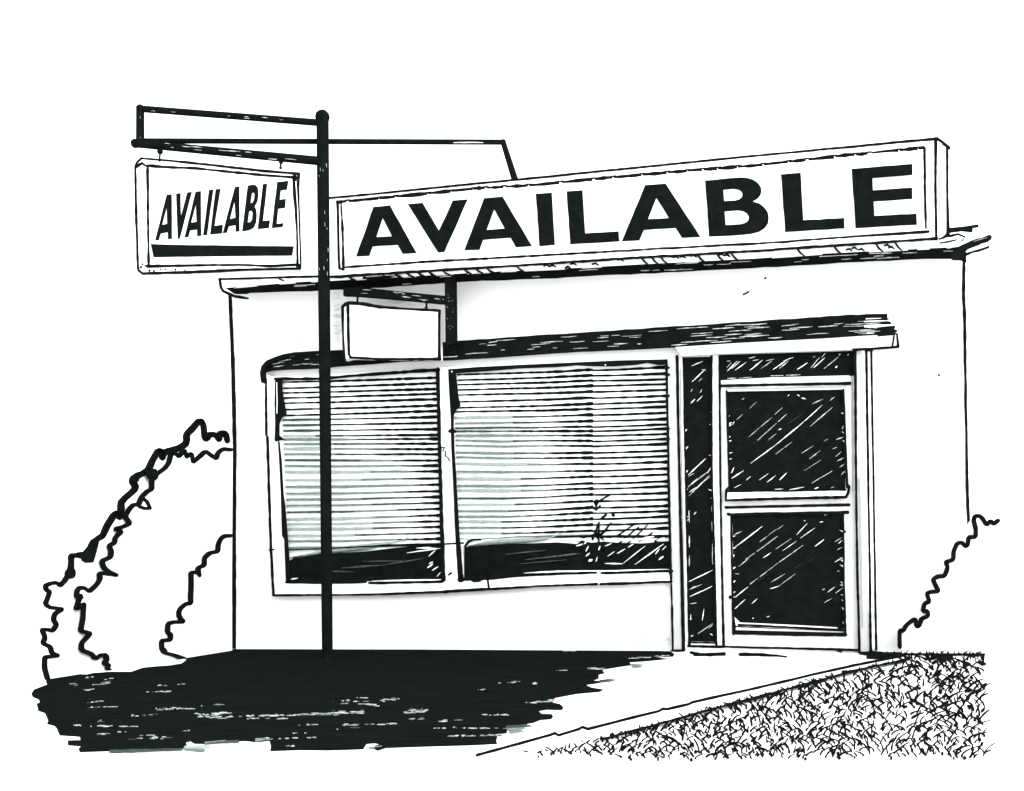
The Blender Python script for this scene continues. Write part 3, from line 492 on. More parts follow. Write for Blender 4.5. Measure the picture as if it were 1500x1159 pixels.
b.stroke(DP, [(1074.6, 927), (1150, 928.5), (1238.3, 929.6)], (4, 5.4, 6, 5), INK, .006, wob=.3); b.stroke(DP, [(1082, 915.5), (1150, 919), (1236, 923.5)], (2.2, 2, 2.4), INK, .0062); b.dot(DP, (1070, 875), 2.8, INK, .0065); b.dot(DP, (1237.5, 779), 2, INK, .0065)
b.stroke(DP, [(1060, 947.4), (1160, 950.2), (1259, 952.3)], (2.4, 2.8, 3), INK, .006); b.stroke(DP, [(1226, 952), (1232, 955)], 3, INK, .0065)
door = b.build('door', shop)
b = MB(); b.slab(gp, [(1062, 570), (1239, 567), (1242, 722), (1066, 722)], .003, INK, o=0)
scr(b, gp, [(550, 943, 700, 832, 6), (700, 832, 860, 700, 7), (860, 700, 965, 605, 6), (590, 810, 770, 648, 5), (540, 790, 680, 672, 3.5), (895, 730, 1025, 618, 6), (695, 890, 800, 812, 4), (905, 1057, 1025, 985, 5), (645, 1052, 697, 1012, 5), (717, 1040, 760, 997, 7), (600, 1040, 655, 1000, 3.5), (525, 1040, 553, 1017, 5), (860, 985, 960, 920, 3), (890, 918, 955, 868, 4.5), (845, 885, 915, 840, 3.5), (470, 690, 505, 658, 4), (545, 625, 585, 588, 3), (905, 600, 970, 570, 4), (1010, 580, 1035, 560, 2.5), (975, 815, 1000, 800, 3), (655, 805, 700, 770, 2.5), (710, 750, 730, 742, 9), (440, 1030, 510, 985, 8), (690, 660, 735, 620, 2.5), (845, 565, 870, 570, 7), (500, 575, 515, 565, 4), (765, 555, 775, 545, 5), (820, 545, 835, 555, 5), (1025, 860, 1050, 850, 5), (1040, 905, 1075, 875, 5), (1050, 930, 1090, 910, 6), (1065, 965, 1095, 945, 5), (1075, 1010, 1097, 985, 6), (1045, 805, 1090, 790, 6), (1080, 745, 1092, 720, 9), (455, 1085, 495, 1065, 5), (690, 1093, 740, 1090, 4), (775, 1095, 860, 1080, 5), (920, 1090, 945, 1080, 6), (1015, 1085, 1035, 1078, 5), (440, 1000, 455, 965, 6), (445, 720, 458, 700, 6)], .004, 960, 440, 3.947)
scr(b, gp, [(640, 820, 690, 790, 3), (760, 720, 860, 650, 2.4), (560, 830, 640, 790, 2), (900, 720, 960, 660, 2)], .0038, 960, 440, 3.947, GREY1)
nicks(b, gp, (1067, 600), (1069, 715), 1, 14, .004); nicks(b, gp, (1237, 590), (1240, 715), -1, 13, .004)
b.build('pane', door)
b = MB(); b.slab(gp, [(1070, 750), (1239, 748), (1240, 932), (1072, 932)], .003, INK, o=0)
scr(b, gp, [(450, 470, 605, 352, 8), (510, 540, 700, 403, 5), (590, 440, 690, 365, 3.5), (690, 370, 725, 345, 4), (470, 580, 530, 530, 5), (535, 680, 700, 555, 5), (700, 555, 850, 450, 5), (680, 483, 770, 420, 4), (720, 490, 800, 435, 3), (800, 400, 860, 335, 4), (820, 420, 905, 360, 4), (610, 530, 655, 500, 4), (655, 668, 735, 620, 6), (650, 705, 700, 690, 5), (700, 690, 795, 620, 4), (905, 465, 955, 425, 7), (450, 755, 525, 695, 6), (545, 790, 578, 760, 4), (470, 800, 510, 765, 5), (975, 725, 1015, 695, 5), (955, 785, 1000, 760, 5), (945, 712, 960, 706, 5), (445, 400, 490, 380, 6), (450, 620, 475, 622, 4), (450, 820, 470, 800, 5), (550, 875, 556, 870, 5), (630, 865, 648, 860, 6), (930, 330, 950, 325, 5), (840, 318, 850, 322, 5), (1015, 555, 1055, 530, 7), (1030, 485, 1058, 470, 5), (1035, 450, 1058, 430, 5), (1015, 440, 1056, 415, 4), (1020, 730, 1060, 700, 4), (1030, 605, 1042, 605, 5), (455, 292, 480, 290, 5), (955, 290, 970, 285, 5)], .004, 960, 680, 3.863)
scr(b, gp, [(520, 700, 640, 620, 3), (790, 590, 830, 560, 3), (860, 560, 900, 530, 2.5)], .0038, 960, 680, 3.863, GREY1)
nicks(b, gp, (1073.5, 765), (1075.5, 912), 1, 13, .004, 5); nicks(b, gp, (1234.5, 757), (1236.5, 922), -1, 20, .004)
b.slab(gp, [(1076, 904), (1084, 912), (1150, 915), (1225, 919), (1233, 924), (1150, 921), (1078, 917)], .002, PAPER, o=.0042); b.slab(gp, [(1078, 919), (1237, 925.5), (1237, 926.8), (1078, 923)], .002, PAPER, o=.0044)
b.stroke(gp, [(1082, 915.5), (1150, 918.5), (1234, 922.5)], 2, INK, .008)
b.build('pane', door)
b = MB(); b.slab(DP, [(1066, 720.4), (1150, 719.6), (1240.5, 718.4), (1239, 728), (1064.5, 733.5)], .022, PAPER, o=.03)
b.stroke(DP, [(1067, 714.5), (1064, 718), (1063.4, 733), (1120, 731.2), (1160, 730.2), (1239, 728.4), (1242.5, 722), (1244.3, 713), (1240.5, 709)], (3.4, 3, 3.8, 3.6, 3.4, 3.6, 4, 4, 3), INK, .034, wob=.2, th=.01)
b.stroke(DP, [(1066, 719.8), (1150, 719), (1238, 717.6)], (2.4, 2, 2.4), INK, .0335)
b.build('push_bar', door)

# ------------------------------------------------------------------ rooftop sign
SP = FAC.off(.32); sg = thing('rooftop_sign', SP.at((930, 380)), 'long white box sign along the roof edge reading AVAILABLE in bold black capitals', 'sign')
b = MB()
fr = [(482, 290.5), (620, 277), (930, 246), (1371, 205), (1372, 348.5), (1118, 366.4), (925, 377.4), (798, 385.8), (640, 395.6), (484, 405)]
F3 = [SP.at(q) for q in fr]; BK = [p - SP.n * .22 for p in F3]
BK[3] = SP.at((1390, 217), -.12); BK[4] = SP.at((1390, 346), -.12)
b.slab(SP, fr, .2, PAPER, back=BK)
b.stroke(SP, [(483, 290), (620, 276.8), (930, 245.8), (1200, 219), (1372, 203)], (2.4, 3, 2.8, 2.4, 3.4), INK, .003, wob=.3, th=.01)
b.stroke(SP, [(1370.8, 203), (1370.5, 280), (1371.8, 350)], (4.4, 3, 3.4), INK, .004, wob=.2, th=.01)
b.stroke(SP.off(-.06), [(1373, 203), (1381, 208.5), (1390.5, 216.5)], (4, 3.4, 4), INK, .01, th=.01); b.stroke(SP.off(-.1), [(1387.4, 217), (1388, 280), (1389.3, 343)], (3.2, 2.6, 3.4), INK, .01, wob=.2, th=.01)
b.stroke(SP, [(484, 405.4), (640, 396), (798, 386.3), (925, 377.8), (1118, 366.8), (1372, 348.8)], (3, 2.4, 2.6, 2.4, 3), INK, .003, wob=.35, wv=.3, th=.01)
b.stroke(SP.off(-.05), [(1376, 215), (1384, 220), (1384, 240)], (.8, 2.4, 1), GREY3, .03, ends=False); b.stroke(SP.off(-.05), [(1377, 215), (1377, 330)], (1.5, 2.5, 1), GREY3, .03, ends=False)
b.build('cabinet', sg)
b = MB(); face = [(499, 297.5), (600, 287), (930, 257.5), (1355, 217), (1356.5, 337), (1118, 355), (780, 374.5), (503, 391.5)]
b.slab(SP, face, .003, PAPER, o=.004)
b.stroke(SP, [(494.2, 295), (495.5, 350), (497.2, 393)], (3, 2, 3), INK, .005, wob=.25); b.stroke(SP, [(499.8, 297), (502, 350), (503, 394)], (1.8, 3, 3.4), INK, .0052, wob=.3, wv=.4); b.stroke(SP, [(497, 393), (503, 395)], 3, INK, .0055)
b.stroke(SP, [(503, 391.5), (640, 382.5), (780, 375), (900, 368)], (2.2, 2.6, 2.2), INK, .0052, wob=.3, wv=.3); b.stroke(SP, [(900, 367.2), (1118, 355.2), (1250, 345.5)], (2.2, 1.6, 1.8), GREY1, .0052, wob=.4, wv=.5); b.stroke(SP, [(900, 369), (1000, 362.5), (1118, 356.6), (1250, 347)], (1, 1.8, 1.4), INK, .0054, wob=.5, wv=.6); b.stroke(SP, [(1250, 346.2), (1300, 343), (1360, 339.2)], (2, 3, 3.6), INK, .0052, wob=.3)
b.stroke(SP, [(1354.2, 217), (1355, 280), (1356.4, 334)], (3.2, 3.2, 2.6), INK, .0052, wob=.3, wv=.2)
# broken upper border line
bt = [(492, 295.7), (600, 285.5), (700, 275.3), (780, 270.5), (930, 256), (1118, 240.5), (1220, 229), (1354, 215.8)]
x = 492.0
while x < 1352:
    L = R.uniform(14, 46); x2 = min(x + L, 1354); P_ = [(x + (x2 - x) * j / 4, ylin(bt, x + (x2 - x) * j / 4) + .6) for j in range(5)]
    b.stroke(SP, P_, (2.4, R.uniform(3.8, 5.2), R.uniform(3.4, 4.8)), INK, .0052, wob=.4, wv=.25, ends=False)
    b.stroke(SP, [(x2 - 2, ylin(bt, x2) - .9), (min(x2 + 6, 1354), ylin(bt, x2 + 6) - .9)], 1.5, INK, .0058, ends=False)
    x = x2 + R.choice((1, 2, 4, 6))
# faint grey ruled traces on the face
for a, c, w in (((812, 299), (925, 289), 1.2), ((1000, 285), (1030, 282), 1), ((1110, 275), (1145, 271), 1), ((1178, 272), (1240, 266), 1), ((1280, 262), (1352, 257), 1.2), ((950, 340), (1035, 336), 1), ((640, 355), (690, 352), 1), ((1240, 331), (1350, 325), 1)): b.stroke(SP, [a, lerp(a, c, .5), c], (w * .4, w * 1.2, w * .4), TINT, .0062, ends=False)
b.build('sign_face', sg)
b = MB(); L2_ = (460, 140, 4.138); L3_ = (780, 180, 4.138); L4_ = (1100, 180, 3.75)
letters = [
    (Z(*L2_, [(255, 975), (360, 675), (460, 665), (622, 955), (537, 960), (507, 905), (355, 915), (335, 972)]), [Z(*L2_, [(415, 742), (377, 858), (472, 852)])]),
    (Z(*L2_, [(567, 658), (658, 650), (757, 818), (840, 637), (932, 628), (790, 948), (752, 952)]), []),
    (Z(*L2_, [(910, 938), (1030, 622), (1142, 612), (1322, 912), (1224, 920), (1190, 862), (1025, 875), (1003, 935)]), [Z(*L2_, [(1092, 690), (1046, 815), (1155, 806)])]),
    (Z(*L3_, [(20, 430), (117, 423), (136, 740), (42, 748)]), []),
    (Z(*L3_, [(207, 415), (303, 408), (320, 670), (522, 658), (526, 718), (229, 736)]), []),
    (Z(*L3_, [(542, 718), (682, 378), (808, 368), (1018, 692), (905, 697), (868, 638), (675, 650), (648, 712)]), [Z(*L3_, [(750, 455), (700, 584), (826, 577)])]),
    ([(1032.8, 264.6), (1070, 261), (1084, 259.9), (1094, 260.6), (1103, 263), (1110, 267.8), (1114.3, 273.5), (1115.6, 279.5), (1114, 286), (1109.5, 291), (1102.5, 295.2), (1112, 297.8), (1120, 303.8), (1124.8, 311), (1126.3, 319), (1125, 327), (1120.5, 334), (1112, 339.5), (1100, 342.6), (1087, 344), (1038.6, 346.7)],
     [Z(*L3_, [(1158, 405), (1215, 401), (1245, 404), (1265, 414), (1274, 430), (1270, 450), (1255, 463), (1230, 470), (1162, 474)]), Z(*L3_, [(1165, 537), (1245, 531), (1278, 536), (1301, 550), (1313, 572), (1308, 592), (1290, 606), (1260, 614), (1172, 619)])]),
    (Z(*L4_, [(165, 283), (273, 274), (288, 535), (513, 522), (514, 580), (188, 600)]), []),
    (Z(*L4_, [(553, 252), (887, 226), (888, 286), (668, 304), (671, 370), (886, 356), (887, 418), (675, 432), (679, 511), (910, 498), (912, 560), (575, 578)]), [])]
def rough(l, a=.35):
    out = []
    for i, p in enumerate(l):
        q = l[(i + 1) % len(l)]; k = max(1, int(math.hypot(q[0] - p[0], q[1] - p[1]) / 12))
        for j in range(k):
            t = lerp(p, q, j / k); e = a if j else .15; out.append((t[0] + R.uniform(-e, e), t[1] + R.uniform(-e, e)))
    return out
for outer, holes in letters: b.slab(SP, rough(outer), .004, INK, holes=[rough(h) for h in holes], o=.009)
b.build('lettering', sg)

# ------------------------------------------------------------------ sign post with arms, and the sign that hangs from it
base = GND.at((479.5, 965)); PP = Plane(base, (math.sin(math.radians(8)), -math.cos(math.radians(8)), 0))
pxm = lambda q, pl=PP: (pl.at(q) - pl.at((q[0] + 1, q[1]))).length          # metres per photo pixel there
post = thing('sign_post', base, 'black steel post on black ground with a two-bar arm and a brace to the roof', 'post')
b = MB(); tq = (472.4, 170); b.tube(PP.at((479.6, 966)), PP.at(tq), 8.1 * pxm((479, 965)), 9.2 * pxm(tq), INK, 20)
for i in range(13):
    y = R.uniform(215, 430); cx = 472.4 + (y - 170) * (479.5 - 472.4) / 820; x = cx + R.choice((-6.6, -5.5, -4, 5, 6.4, 2, 0))
    b.stroke(PP.off(9.3 * pxm(tq)), [(x, y), (x + .3, y + R.uniform(2, 6))], R.uniform(.25, .5), SCRATCH, .002, ends=False)
b.build('pole', post)
b = MB(); b.ball(PP.at((472.3, 171.5)), 11 * pxm(tq), INK, .95, 18); b.build('pole_cap', post)
def bar(name, q0, q1, w0, w1, nfl=0, par=post, pl=PP, ball=(0, 0)):
    b = MB(); b.tube(pl.at(q0), pl.at(q1), w0 / 2 * pxm(q0, pl), w1 / 2 * pxm(q1, pl), INK, 12)
    for q, r in ((q0, ball[0]), (q1, ball[1])):
        if r: b.ball(pl.at(q), r * pxm(q, pl), INK)
    for _ in range(nfl // 2):
        t = R.uniform(.05, .9); k = R.uniform(-.36, .36); L = R.uniform(.01, .07); A = lerp(q0, q1, t); C = lerp(q0, q1, min(1, t + L)); ww = w0 + (w1 - w0) * t
        b.stroke(pl.off(ww / 2 * pxm(q0, pl)), [(A[0], A[1] + k * ww), (C[0], C[1] + k * ww)], (.2, R.uniform(.4, 1.0), .2), SCRATCH, .003, ends=False, step=3)
    return b.build(name, par)
bar('arm', (205.5, 159.5), (466, 179.8), 10, 10, 14, ball=(6.6, 0)); bar('arm', (198, 210.3), (468, 236), 12, 13, 26, ball=(7, 0)); bar('arm_end_bar', (205.3, 159), (205.3, 210), 12, 12.4, 4)
q = (207, 206)
b = MB(); rb = FAC.off(.2).at((754.5, 264)); c0 = PP.at((208, 206.5)); c1 = PP.off(-.2).at((737, 208.4))
b.tube(c0, c1, 3.9 * pxm((300, 207)), 3.9 * pxm((700, 207)), INK, 10); b.tube(c1, rb, 4.3 * pxm((700, 207)), 5.2 * pxm((700, 207)), INK, 10); b.ball(c1, 4.6 * pxm((700, 207)), INK)
b.stroke(PP.off(.03), [(664, 209), (690, 208.5), (708, 209)], (.4, 1.4, .4), PAPER, .003, ends=False)
b.build('brace', post)

HS = PP.off(.0)
hs = thing('hanging_sign', HS.at((320, 395)), 'white box sign hanging from the post arm, slanted AVAILABLE above a thick black bar', 'sign')
z1 = (180, 140, 4.138)
outer = Z(*z1, [(75, 428), (112, 382), (600, 428), (1066, 474), (1077, 1046), (600, 1062), (115, 1078), (90, 1045)])
b = MB(); F3 = [HS.at(q, -.0) for q in outer]; back = [p - HS.n * .16 for p in F3]
b.slab(HS, outer, .14, PAPER, back=back)
b.stroke(HS, Z(*z1, [(112, 380), (400, 405), (600, 428), (840, 455), (1066, 474)]), (2.2, 2.8, 3, 3.2, 3.4), INK, .003, wob=.3, th=.01)
b.stroke(HS, Z(*z1, [(112, 380), (82, 408), (74, 430), (80, 700), (90, 1045), (95, 1060), (118, 1078), (400, 1070), (700, 1057), (1072, 1048)]), (2.4, 3, 3.6, 2.8, 3, 3.4, 4, 3, 2.4, 3.4), INK, .0035, wob=.3, th=.01)
b.stroke(HS, Z(*z1, [(1066, 474), (1060, 560), (1070, 800), (1074, 1045)]), (4, 2.4, 2, 4), INK, .0037, wob=.3, th=.01)
for q_ in Z(*z1, [(120, 1022), (110, 1040), (160, 1060), (188, 1062), (228, 1055), (260, 1052), (318, 1055), (376, 1060), (135, 1030)]): b.dot(HS, q_, R.uniform(1.1, 2), INK, .0045)
b.stroke(HS, Z(*z1, [(80, 430), (115, 410), (138, 425)]), (4, 3.4, 2), INK, .004)
b.build('cabinet', hs)
b = MB(); b.slab(HS, Z(*z1, [(152, 426), (600, 458), (1040, 498), (1055, 1040), (155, 1034)]), .003, PAPER, o=.004)
b.stroke(HS, Z(*z1, [(148, 424), (240, 432), (440, 442), (640, 462), (850, 482), (1052, 498)]), (4, 2.8, 2.8, 3.2, 2.8, 3.4), INK, .0055, wob=.3, wv=.3)
b.stroke(HS, Z(*z1, [(150, 424), (151, 560), (152, 800), (157, 1036)]), (3.2, 2.6, 2.6, 2.8), INK, .0055, wob=.3, wv=.3)
b.stroke(HS, Z(*z1, [(1040, 492), (1043, 600), (1056, 800), (1062, 1042)]), (5.2, 4, 3, 5), INK, .0055, wob=.3)
b.stroke(HS, Z(*z1, [(150, 1034), (400, 1030), (700, 1027), (900, 1034), (1065, 1026)]), (4, 3, 2.4, 2.6, 3.6), INK, .0055, wob=.3)
b.stroke(HS, Z(*z1, [(1048, 520), (1060, 700), (1068, 900), (1070, 1020)]), 1.1, PAPER, .0068, ends=False)
b.build('sign_face', hs)
b = MB()
sm = [([(195, 878), (265, 602), (296, 597), (298, 868), (273, 872), (271, 828), (229, 838), (217, 878)], [[(265, 680), (238, 784), (268, 777)]]),
      ([(322, 594), (350, 591), (352, 730), (390, 587), (418, 584), (345, 868), (333, 869)], []),
      ([(373, 860), (440, 582), (473, 578), (475, 850), (449, 853), (449, 812), (408, 818), (396, 858)], [[(442, 662), (414, 770), (446, 765)]]),
      ([(522, 572), (548, 569), (510, 845), (486, 848)], []), ([(562, 568), (592, 564), (556, 790), (606, 782), (602, 835), (528, 843)], []),
      ([(605, 834), (678, 555), (707, 551), (707, 823), (683, 826), (683, 786), (643, 793), (630, 832)], [[(676, 640), (650, 748), (682, 740)]]),
      ([(757, 545), (790, 540), (808, 543), (819, 560), (821, 610), (815, 645), (798, 672), (808, 690), (812, 725), (808, 768), (795, 800), (770, 816), (722, 824)], [[(783, 592), (793, 588), (798, 600), (794, 632), (786, 648), (774, 653)], [(766, 702), (778, 697), (786, 712), (783, 748), (774, 765), (757, 770)]]),
      ([(848, 537), (875, 533), (850, 760), (891, 756), (886, 803), (816, 810)], []),
      ([(935, 524), (1004, 517), (995, 570), (957, 576), (951, 632), (988, 625), (984, 680), (942, 687), (933, 778), (974, 773), (968, 797), (902, 803)], []),
      ([(168, 900), (400, 906), (600, 908), (1037, 914), (1027, 970), (600, 974), (185, 980)], [])]
for outer_, holes in sm: b.slab(HS, rough(Z(*z1, outer_), .2), .004, INK, holes=[Z(*z1, h) for h in holes], o=.0085)
b.build('lettering', hs)
for pts, w in (([(215, 335), (240, 345)], 6), ([(932, 402), (965, 410)], 3)):
    pass
def hook(pl, q, par, h, knob, m=1.0):
    b = MB(); b.ball(pl.at((q[0], q[1])), knob * pxm(q, pl), INK); a = pl.at(q); c = pl.at((q[0] - .6, q[1] + h))
    b.tube(a, c, 1.5 * m * pxm(q, pl), 1.5 * m * pxm(q, pl), INK, 8); b.ball(c, 2.4 * m * pxm(q, pl), INK); return b.build('hook', par)
hook(HS, (234.4, 222), hs, 13, 4.6); hook(HS, (411.5, 237.5), hs, 8.5, 3.4)

# ------------------------------------------------------------------ small blank sign on a bracket between roof and canopy
BP = FAC.off(.24)
br = thing('sign_bracket', BP.at((659, 500)), 'black bracket with a slanted arm, fixed between roof edge and canopy', 'bracket')
b = MB(); b.slab(BP, [(651, 404), (666.5, 403), (667, 450), (667.5, 503), (652.5, 506), (652, 450)], .06, INK, o=0)
flecks(b, BP, [(651, 415), (667, 415)], [(651, 498), (667, 498)], 654, 664, 14, .003, w=(.4, 1.0), ln=(1, 2.4))
b.build('upright', br)
b = MB(); b.slab(BP, [(502.7, 423), (520, 420), (540, 422), (600, 428.5), (652, 433.3), (652, 445), (600, 440), (540, 434.7), (516, 433), (502.7, 432.8)], .05, INK, o=.002)
flecks(b, BP, [(502, 424), (540, 423), (652, 434)], [(502, 432), (540, 434), (652, 444)], 520, 650, 14, .006, w=(.5, 1.3), ln=(4, 16))
b.build('arm', br)
bs = thing('hanging_sign', BP.at((577, 526)), 'small blank white sign hanging from a slanted bracket above the left window', 'sign')
b = MB(); b.slab(BP, [(501.5, 448.5), (510.7, 443.5), (532, 445), (556, 449.3), (644, 455), (644, 526), (580, 525.6), (513.3, 524.5), (504, 527)], .09, PAPER, o=0)
b.slab(BP, [(512, 450), (556, 453), (641, 458), (641, 523), (514, 521)], .002, PAPER, o=.003)
b.stroke(BP, [(501.6, 449), (502.4, 490), (504.5, 526.5)], (3.4, 2.4, 2.4), INK, .005, wob=.25, th=.01); b.stroke(BP, [(502, 449), (506, 445.5), (511, 443.8), (532, 445), (556, 449.6), (600, 453), (644, 455)], (4, 4.4, 4, 2.6, 3, 3.2), INK, .005, wob=.25, th=.01)
b.stroke(BP, [(509.4, 447), (510, 490), (510.8, 519), (513.5, 524)], (3.6, 3.2, 3.2, 3), INK, .0055, wob=.25); b.stroke(BP, [(643.6, 455), (643, 490), (643.4, 526)], (3, 2.6, 3.4), INK, .0055, wob=.25, th=.01); b.stroke(BP, [(513, 523.8), (560, 526), (644, 525.8)], (2.4, 3, 3.4), INK, .0055, wob=.25, th=.01)
b.build('panel', bs)
hook(BP, (524, 434), bs, 9.5, 2.6); hook(BP, (625, 443), bs, 8, 2.6)

# ------------------------------------------------------------------ bushes
HP = vplane((70, 996), (343, 952))
def bush(contour_pts, closing, w, pl, depth, label, blobs=(), name='bush', cat='bush', group=None, base_q=None):
    P = list(contour_pts); poly = P + list(closing)
    b = MB(); f3 = [pl.at(q) for q in poly]; cen = sum(f3, Vector()) / len(f3)
    lay = [f3]
    for k, sc in ((.25, .985), (.6, .93), (.85, .80), (1.0, .6)): lay.append([cen + (p - cen) * sc + Vector((-.33, .94, 0)) * depth * k for p in f3])
    n = len(f3); tri = tessellate_polygon([[Vector((q[0], q[1], 0)) for q in poly]])
    vs = [p for l in lay for p in l]; fs = [tuple(t) for t in tri] + [tuple(i + n * 4 for i in reversed(t)) for t in tri]
    for j in range(4):
        for i in range(n): fs.append((j * n + i, j * n + (i + 1) % n, (j + 1) * n + (i + 1) % n, (j + 1) * n + i))
    b.add(vs, fs, PAPER)
    b.contour(pl, P, w, INK, .006, th=.02)
    for q, r in blobs: b.dot(pl, q, r, INK, .008, k=12)
    return b, pl
def chaik(l):
    out = [l[0]]
    for a, c in zip(l, l[1:]):
        L = math.hypot(c[0] - a[0], c[1] - a[1]); t = min(.25, 1.9 / max(L, 1))
        out += [lerp(a, c, t), lerp(a, c, 1 - t)]
    out.append(l[-1]); return out
C1 = [(333.5, 646), (331.5, 636), (329, 634), (323.5, 635), (321.4, 645), (317, 637), (308, 636), (303, 644), (300, 640), (298.5, 622), (295, 616.5), (291.5, 618), (283, 628), (274.5, 636.5), (275, 645), (273, 651), (262, 657), (250, 660), (241, 663), (238, 672), (236.5, 661), (233.5, 660), (225, 674), (219, 688), (212, 693), (202, 697), (196, 701), (196, 708), (201, 712), (197, 719), (184, 730), (178.5, 737), (179, 747), (175, 759), (174, 751), (168, 755), (158, 771), (152, 785), (145, 789), (137, 795), (130, 812), (115, 813.5), (105.5, 814), (106, 822), (105.2, 834), (101, 843), (95.6, 852), (88.3, 858.5), (84, 853.4), (76, 854.5), (67.6, 858), (69, 864), (74.5, 867), (71, 877), (67.8, 885), (74, 890), (93, 892.5), (82, 899), (79.5, 908), (84.7, 915.5), (78, 925), (70, 922), (63, 922.5), (67.8, 934), (64, 942.4), (75.5, 948), (77.4, 957), (87, 960.5), (67, 962.8), (66.8, 978.6), (71.4, 995)]
W1 = [8] * 36 + [7.5, 7, 6.8, 7, 8, 6.5, 6.5, 6.5, 6.5, 6, 5.4, 5, 5] + [4.8] * 40
W1 = W1[:len(C1)]
C2 = [(339.5, 659), (328, 657.8), (321, 663), (317.8, 672.5), (308, 666), (302, 660.8), (294, 669), (283, 677.5), (281.5, 664), (276, 668), (273.5, 670), (271.5, 659), (263, 669.5), (258, 664), (252, 665), (249, 678), (243, 686), (233.2, 693), (224, 697), (224, 717), (218, 719), (209, 728), (204.3, 740), (197, 739), (190, 747), (185, 757), (192, 766.5), (184, 771), (170.4, 775), (179.6, 778.7), (170, 788), (170, 795), (161, 799.5), (164.6, 806), (164, 816), (150.5, 822), (154, 832), (162, 838), (172.9, 843), (160, 840.5), (147, 839.5), (148.5, 848), (143, 857), (131.8, 867), (124, 861), (117.3, 861), (113.7, 868), (115, 876), (120, 871), (117, 880), (113, 893), (124.5, 883.5), (123.3, 905), (119.7, 924.3), (134.2, 928), (128, 935), (121, 942), (121, 952.4), (136.6, 958.3), (141.4, 965.8), (147, 959.5), (157, 959.5), (158.4, 967), (153.5, 972.6), (161.5, 973.8), (158.4, 979), (165, 985)]
C3 = [(339.5, 784.8), (330, 785.3), (325, 789), (321.4, 797), (320.5, 808), (309, 810), (301, 817), (300.9, 828), (291.2, 832), (293.5, 845), (290, 838.5), (281.3, 838.5), (281, 884), (274, 884.5), (266, 891), (263, 898), (265, 905), (270.5, 911), (255, 911.3), (247.5, 914), (247, 926.5), (251.6, 929), (251.2, 937.5), (238.4, 938.7), (238.5, 950), (243, 956.5), (258, 960.5), (271, 965)]
BUSH = {}
bb, pl_ = bush(chaik(C1), [(71, 1003), (110, 999), (200, 990), (300, 975), (339, 965), (341, 651)], sum(([w_, w_] for w_ in W1[:-1]), [W1[0]])[:len(chaik(C1)) - 1] + [4.8], HP, .45, '', blobs=[((103.5, 839.8), 8.8), ((199.5, 701), 5.5)])
bb.slab(HP, [(141.5, 787.5), (146, 790), (144.5, 798), (140, 815), (137, 824), (126, 824.5), (120, 821), (118.5, 815), (122, 808), (131, 797)], .004, INK, o=.0085)
bb.build('bush', label='tallest outlined bush beside the shop, farthest left, with a thick black edge', category='bush', group='rounded bushes left of the shop')
bb, pl_ = bush(chaik(C2), [(165, 990), (240, 985), (339, 966)], 5, HP.off(.025), .4, '', blobs=[((223.5, 695.5), 9.5), ((119, 875), 3.6)])
bb.contour(HP.off(.025), [(209, 729), (216, 735), (220.5, 744.5), (213, 745), (205, 742)], 4.2, INK, .007)
bb.build('bush', label='middle outlined bush nested between the thick-edged tall one and the low one by the wall', category='bush', group='rounded bushes left of the shop')
bb, pl_ = bush(chaik(C3), [(300, 961), (340, 954)], 4.8, HP.off(.045), .35, '', blobs=[((241, 953.5), 4.6)])
bb.build('bush', label='lowest outlined bush standing against the left corner of the shop', category='bush', group='rounded bushes left of the shop')
C4 = [(1318.3, 948), (1318.3, 923.5), (1323.4, 924.5), (1327.3, 916.8), (1334, 911), (1340.8, 906.4), (1342.8, 918), (1346.7, 917), (1350.6, 906), (1359.7, 903.3), (1359.4, 895), (1352.4, 896), (1354.5, 884), (1362, 881.8), (1357.9, 870), (1362, 867.5), (1375.6, 866.5), (1371, 858), (1366.7, 849), (1374, 844.6), (1383.8, 844), (1387.7, 835), (1388.5, 829), (1385, 824), (1397, 820), (1397.2, 808), (1402.4, 796), (1409, 794.6), (1414, 800.2), (1418.2, 799), (1419.2, 787), (1429.6, 787), (1429.9, 775), (1426.5, 762), (1428.5, 756), (1435.5, 755.5), (1440.5, 761), (1445, 769.5), (1451.6, 762.7), (1455.5, 768), (1462, 762.7)]
RP = Plane(GND.at((1400, 958)) + Vector((0, -.0, 0)), FAC.n)
bb, pl_ = bush(chaik(C4), [(1485, 790), (1500, 860), (1495, 930), (1490, 966), (1400, 966), (1322, 960)], 5.9, RP.off(.07), .06, '')
bb.build('bush', label='single outlined bush at the right corner of the shop above the grass', category='bush')

# ------------------------------------------------------------------ grass: far more blades than one could count
b = MB()
G_POLY_TOP = [(765, 1104), (830, 1094), (880, 1083), (960, 1063), (1098.6, 1026), (1220, 993), (1327, 968), (1340, 960), (1440, 957)]
def blade(px, py, hpx, lean, curl, wpx, yaw, seg=5):
    g0 = GND.at((px, py), .004); k = (g0.y) / F; H = hpx * k; w = wpx * k / 2
    side = Vector((math.cos(yaw), math.sin(yaw), 0)); dirv = Vector((math.cos(yaw * .5), math.sin(yaw * .5), 0))
    Lp, Rp = [], []
    for i in range(seg + 1):
        t = i / seg; off = dirv * (H * (lean * t + curl * t * t)); c = g0 + off + Vector((0, 0, H * t * (1 - .25 * abs(curl) * t)))
        tang = (dirv * (lean + 2 * curl * t) + Vector((0, 0, 1 - .5 * abs(curl) * t))).normalized()
        across = side - tang * side.dot(tang); across = across.normalized() if across.length > .05 else side
        ww = w * (1.0 - .42 * t) * R.uniform(.8, 1.15) * (.6 if i == 0 else 1)
        Lp.append(c - across * ww); Rp.append(c + across * ww)
    n = seg + 1; b.add(Lp + Rp, [(i, i + 1, n + i + 1, n + i) for i in range(seg)], INK)
y = 958.0
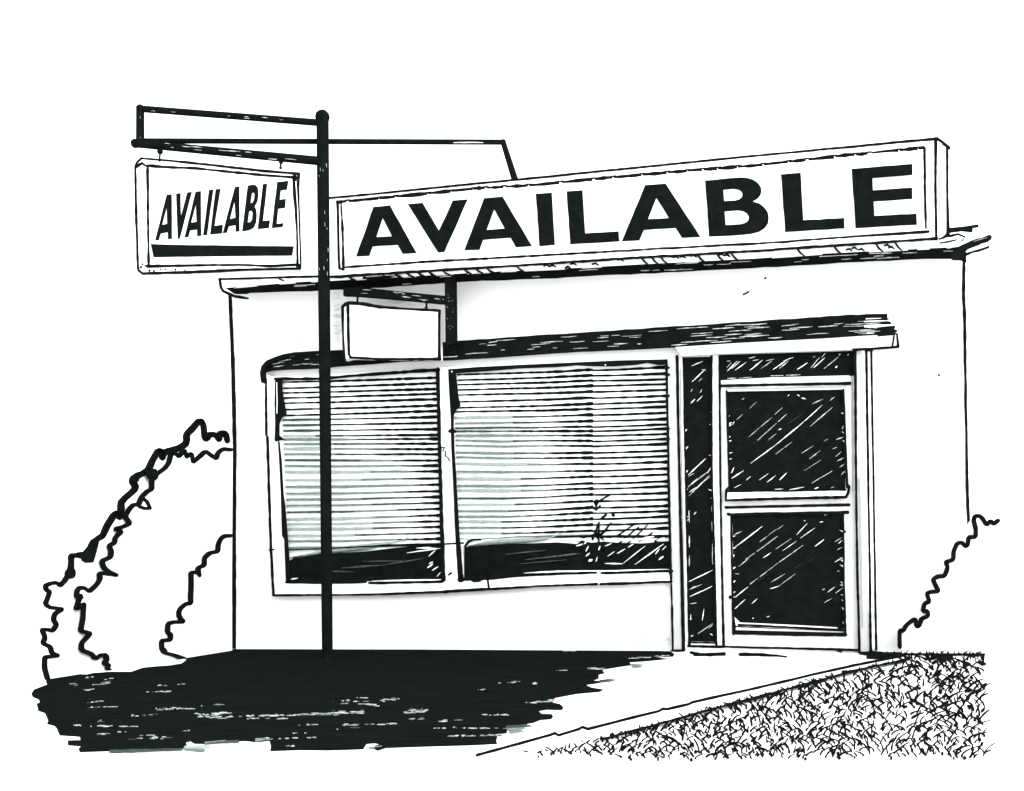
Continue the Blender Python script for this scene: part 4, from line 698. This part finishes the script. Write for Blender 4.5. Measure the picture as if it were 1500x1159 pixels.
while y < 1116:
    near = (y - 955) / 155.0; row = 5.6 + 1.6 * near + .8 * max(0, 1 - near * 3); x = 768 + R.uniform(0, 6)
    while x < 1447:
        right = max(0, (x - 1000) / 450.0); px = x + R.uniform(-3.5, 3.5); py = y + R.uniform(-3.5, 3.5); yt = ylin(G_POLY_TOP, px)
        x += R.uniform(4.8, 7.2) * (1 + .65 * right)
        if py < yt + 2 or py > 1113 or (px < 900 and py > 1108) or (px > 1438 and (R.random() < .6 or px > 1443)) or R.random() < .05: continue
        clump = math.sin(px * .05 + py * .045) + math.sin(px * .023 - py * .08)
        d = (1 if clump > -.1 else -1) * (1 if R.random() < .75 else -1)
        h = R.uniform(6, 11.5) + right * R.uniform(0, 7) + (R.uniform(4, 12) if R.random() < .10 * (1 + right) else 0)
        h = min(h, (py - yt) + R.uniform(4, 7))
        blade(px, py, h, d * R.uniform(-.25, .6), d * R.uniform(0, 1.15), R.uniform(3.0, 4.4), R.uniform(-.35, .35))
        if R.random() < .22: b.stroke(GND, [(px + 2, py), (px + R.uniform(3, 6), py - R.uniform(-1, 2))], R.uniform(2, 3.6), INK, .0062, ends=False, step=3)
    y += row * .95
for _ in range(115):                                          # darker tufts along the kerb and along the wall
    t = R.random()
    if t < .4: x = 1000 + R.random() * 330; yy = ylin(LB, x) + R.uniform(0, 3)
    elif t < .8: x = R.uniform(830, 1150); yy = ylin(LB, x) + R.uniform(1, 5)
    else: x = R.uniform(1300, 1440); yy = R.uniform(958, 968)
    blade(x, yy, R.uniform(4, 8), R.uniform(-.7, .7), R.uniform(-.5, .5), R.uniform(2, 4), R.uniform(-.4, .4))
for _ in range(26):                                           # ink-heavy clumps at the far right
    x = R.uniform(1325, 1446); y = R.uniform(958, 1000) if R.random() < .75 else R.uniform(1000, 1050)
    L = R.uniform(5, 16); a_ = R.uniform(-1.2, 1.2); b.stroke(GND, [(x, y), (x + L * .5 * math.cos(a_), y + L * .5 * math.sin(a_) + 1), (x + L * math.cos(a_), y + L * math.sin(a_))], (1.5, R.uniform(3, 6), 1.2), INK, .009, wob=.8, wv=.4)
b.stroke(GND, [(1283, 957.5), (1320, 957), (1400, 957.5), (1441, 957)], (5, 3, 2, 2.4, 4.5), INK, .012, wob=.4, wv=.35)
b.stroke(GND, [(1260, 955), (1290, 957), (1320, 959), (1332, 964)], (4, 4.5, 4, 2), INK, .0125, wob=.4)
b.stroke(GND, [(1270, 962), (1300, 961)], (2, 4, 2), INK, .0128)
b.stroke(GND, [(1374, 963), (1394, 963.5)], 5, INK, .0128); b.stroke(GND, [(1424, 958), (1441, 957), (1440, 972)], (5, 4, 3), INK, .0129)
b.build('grass', kind='stuff')
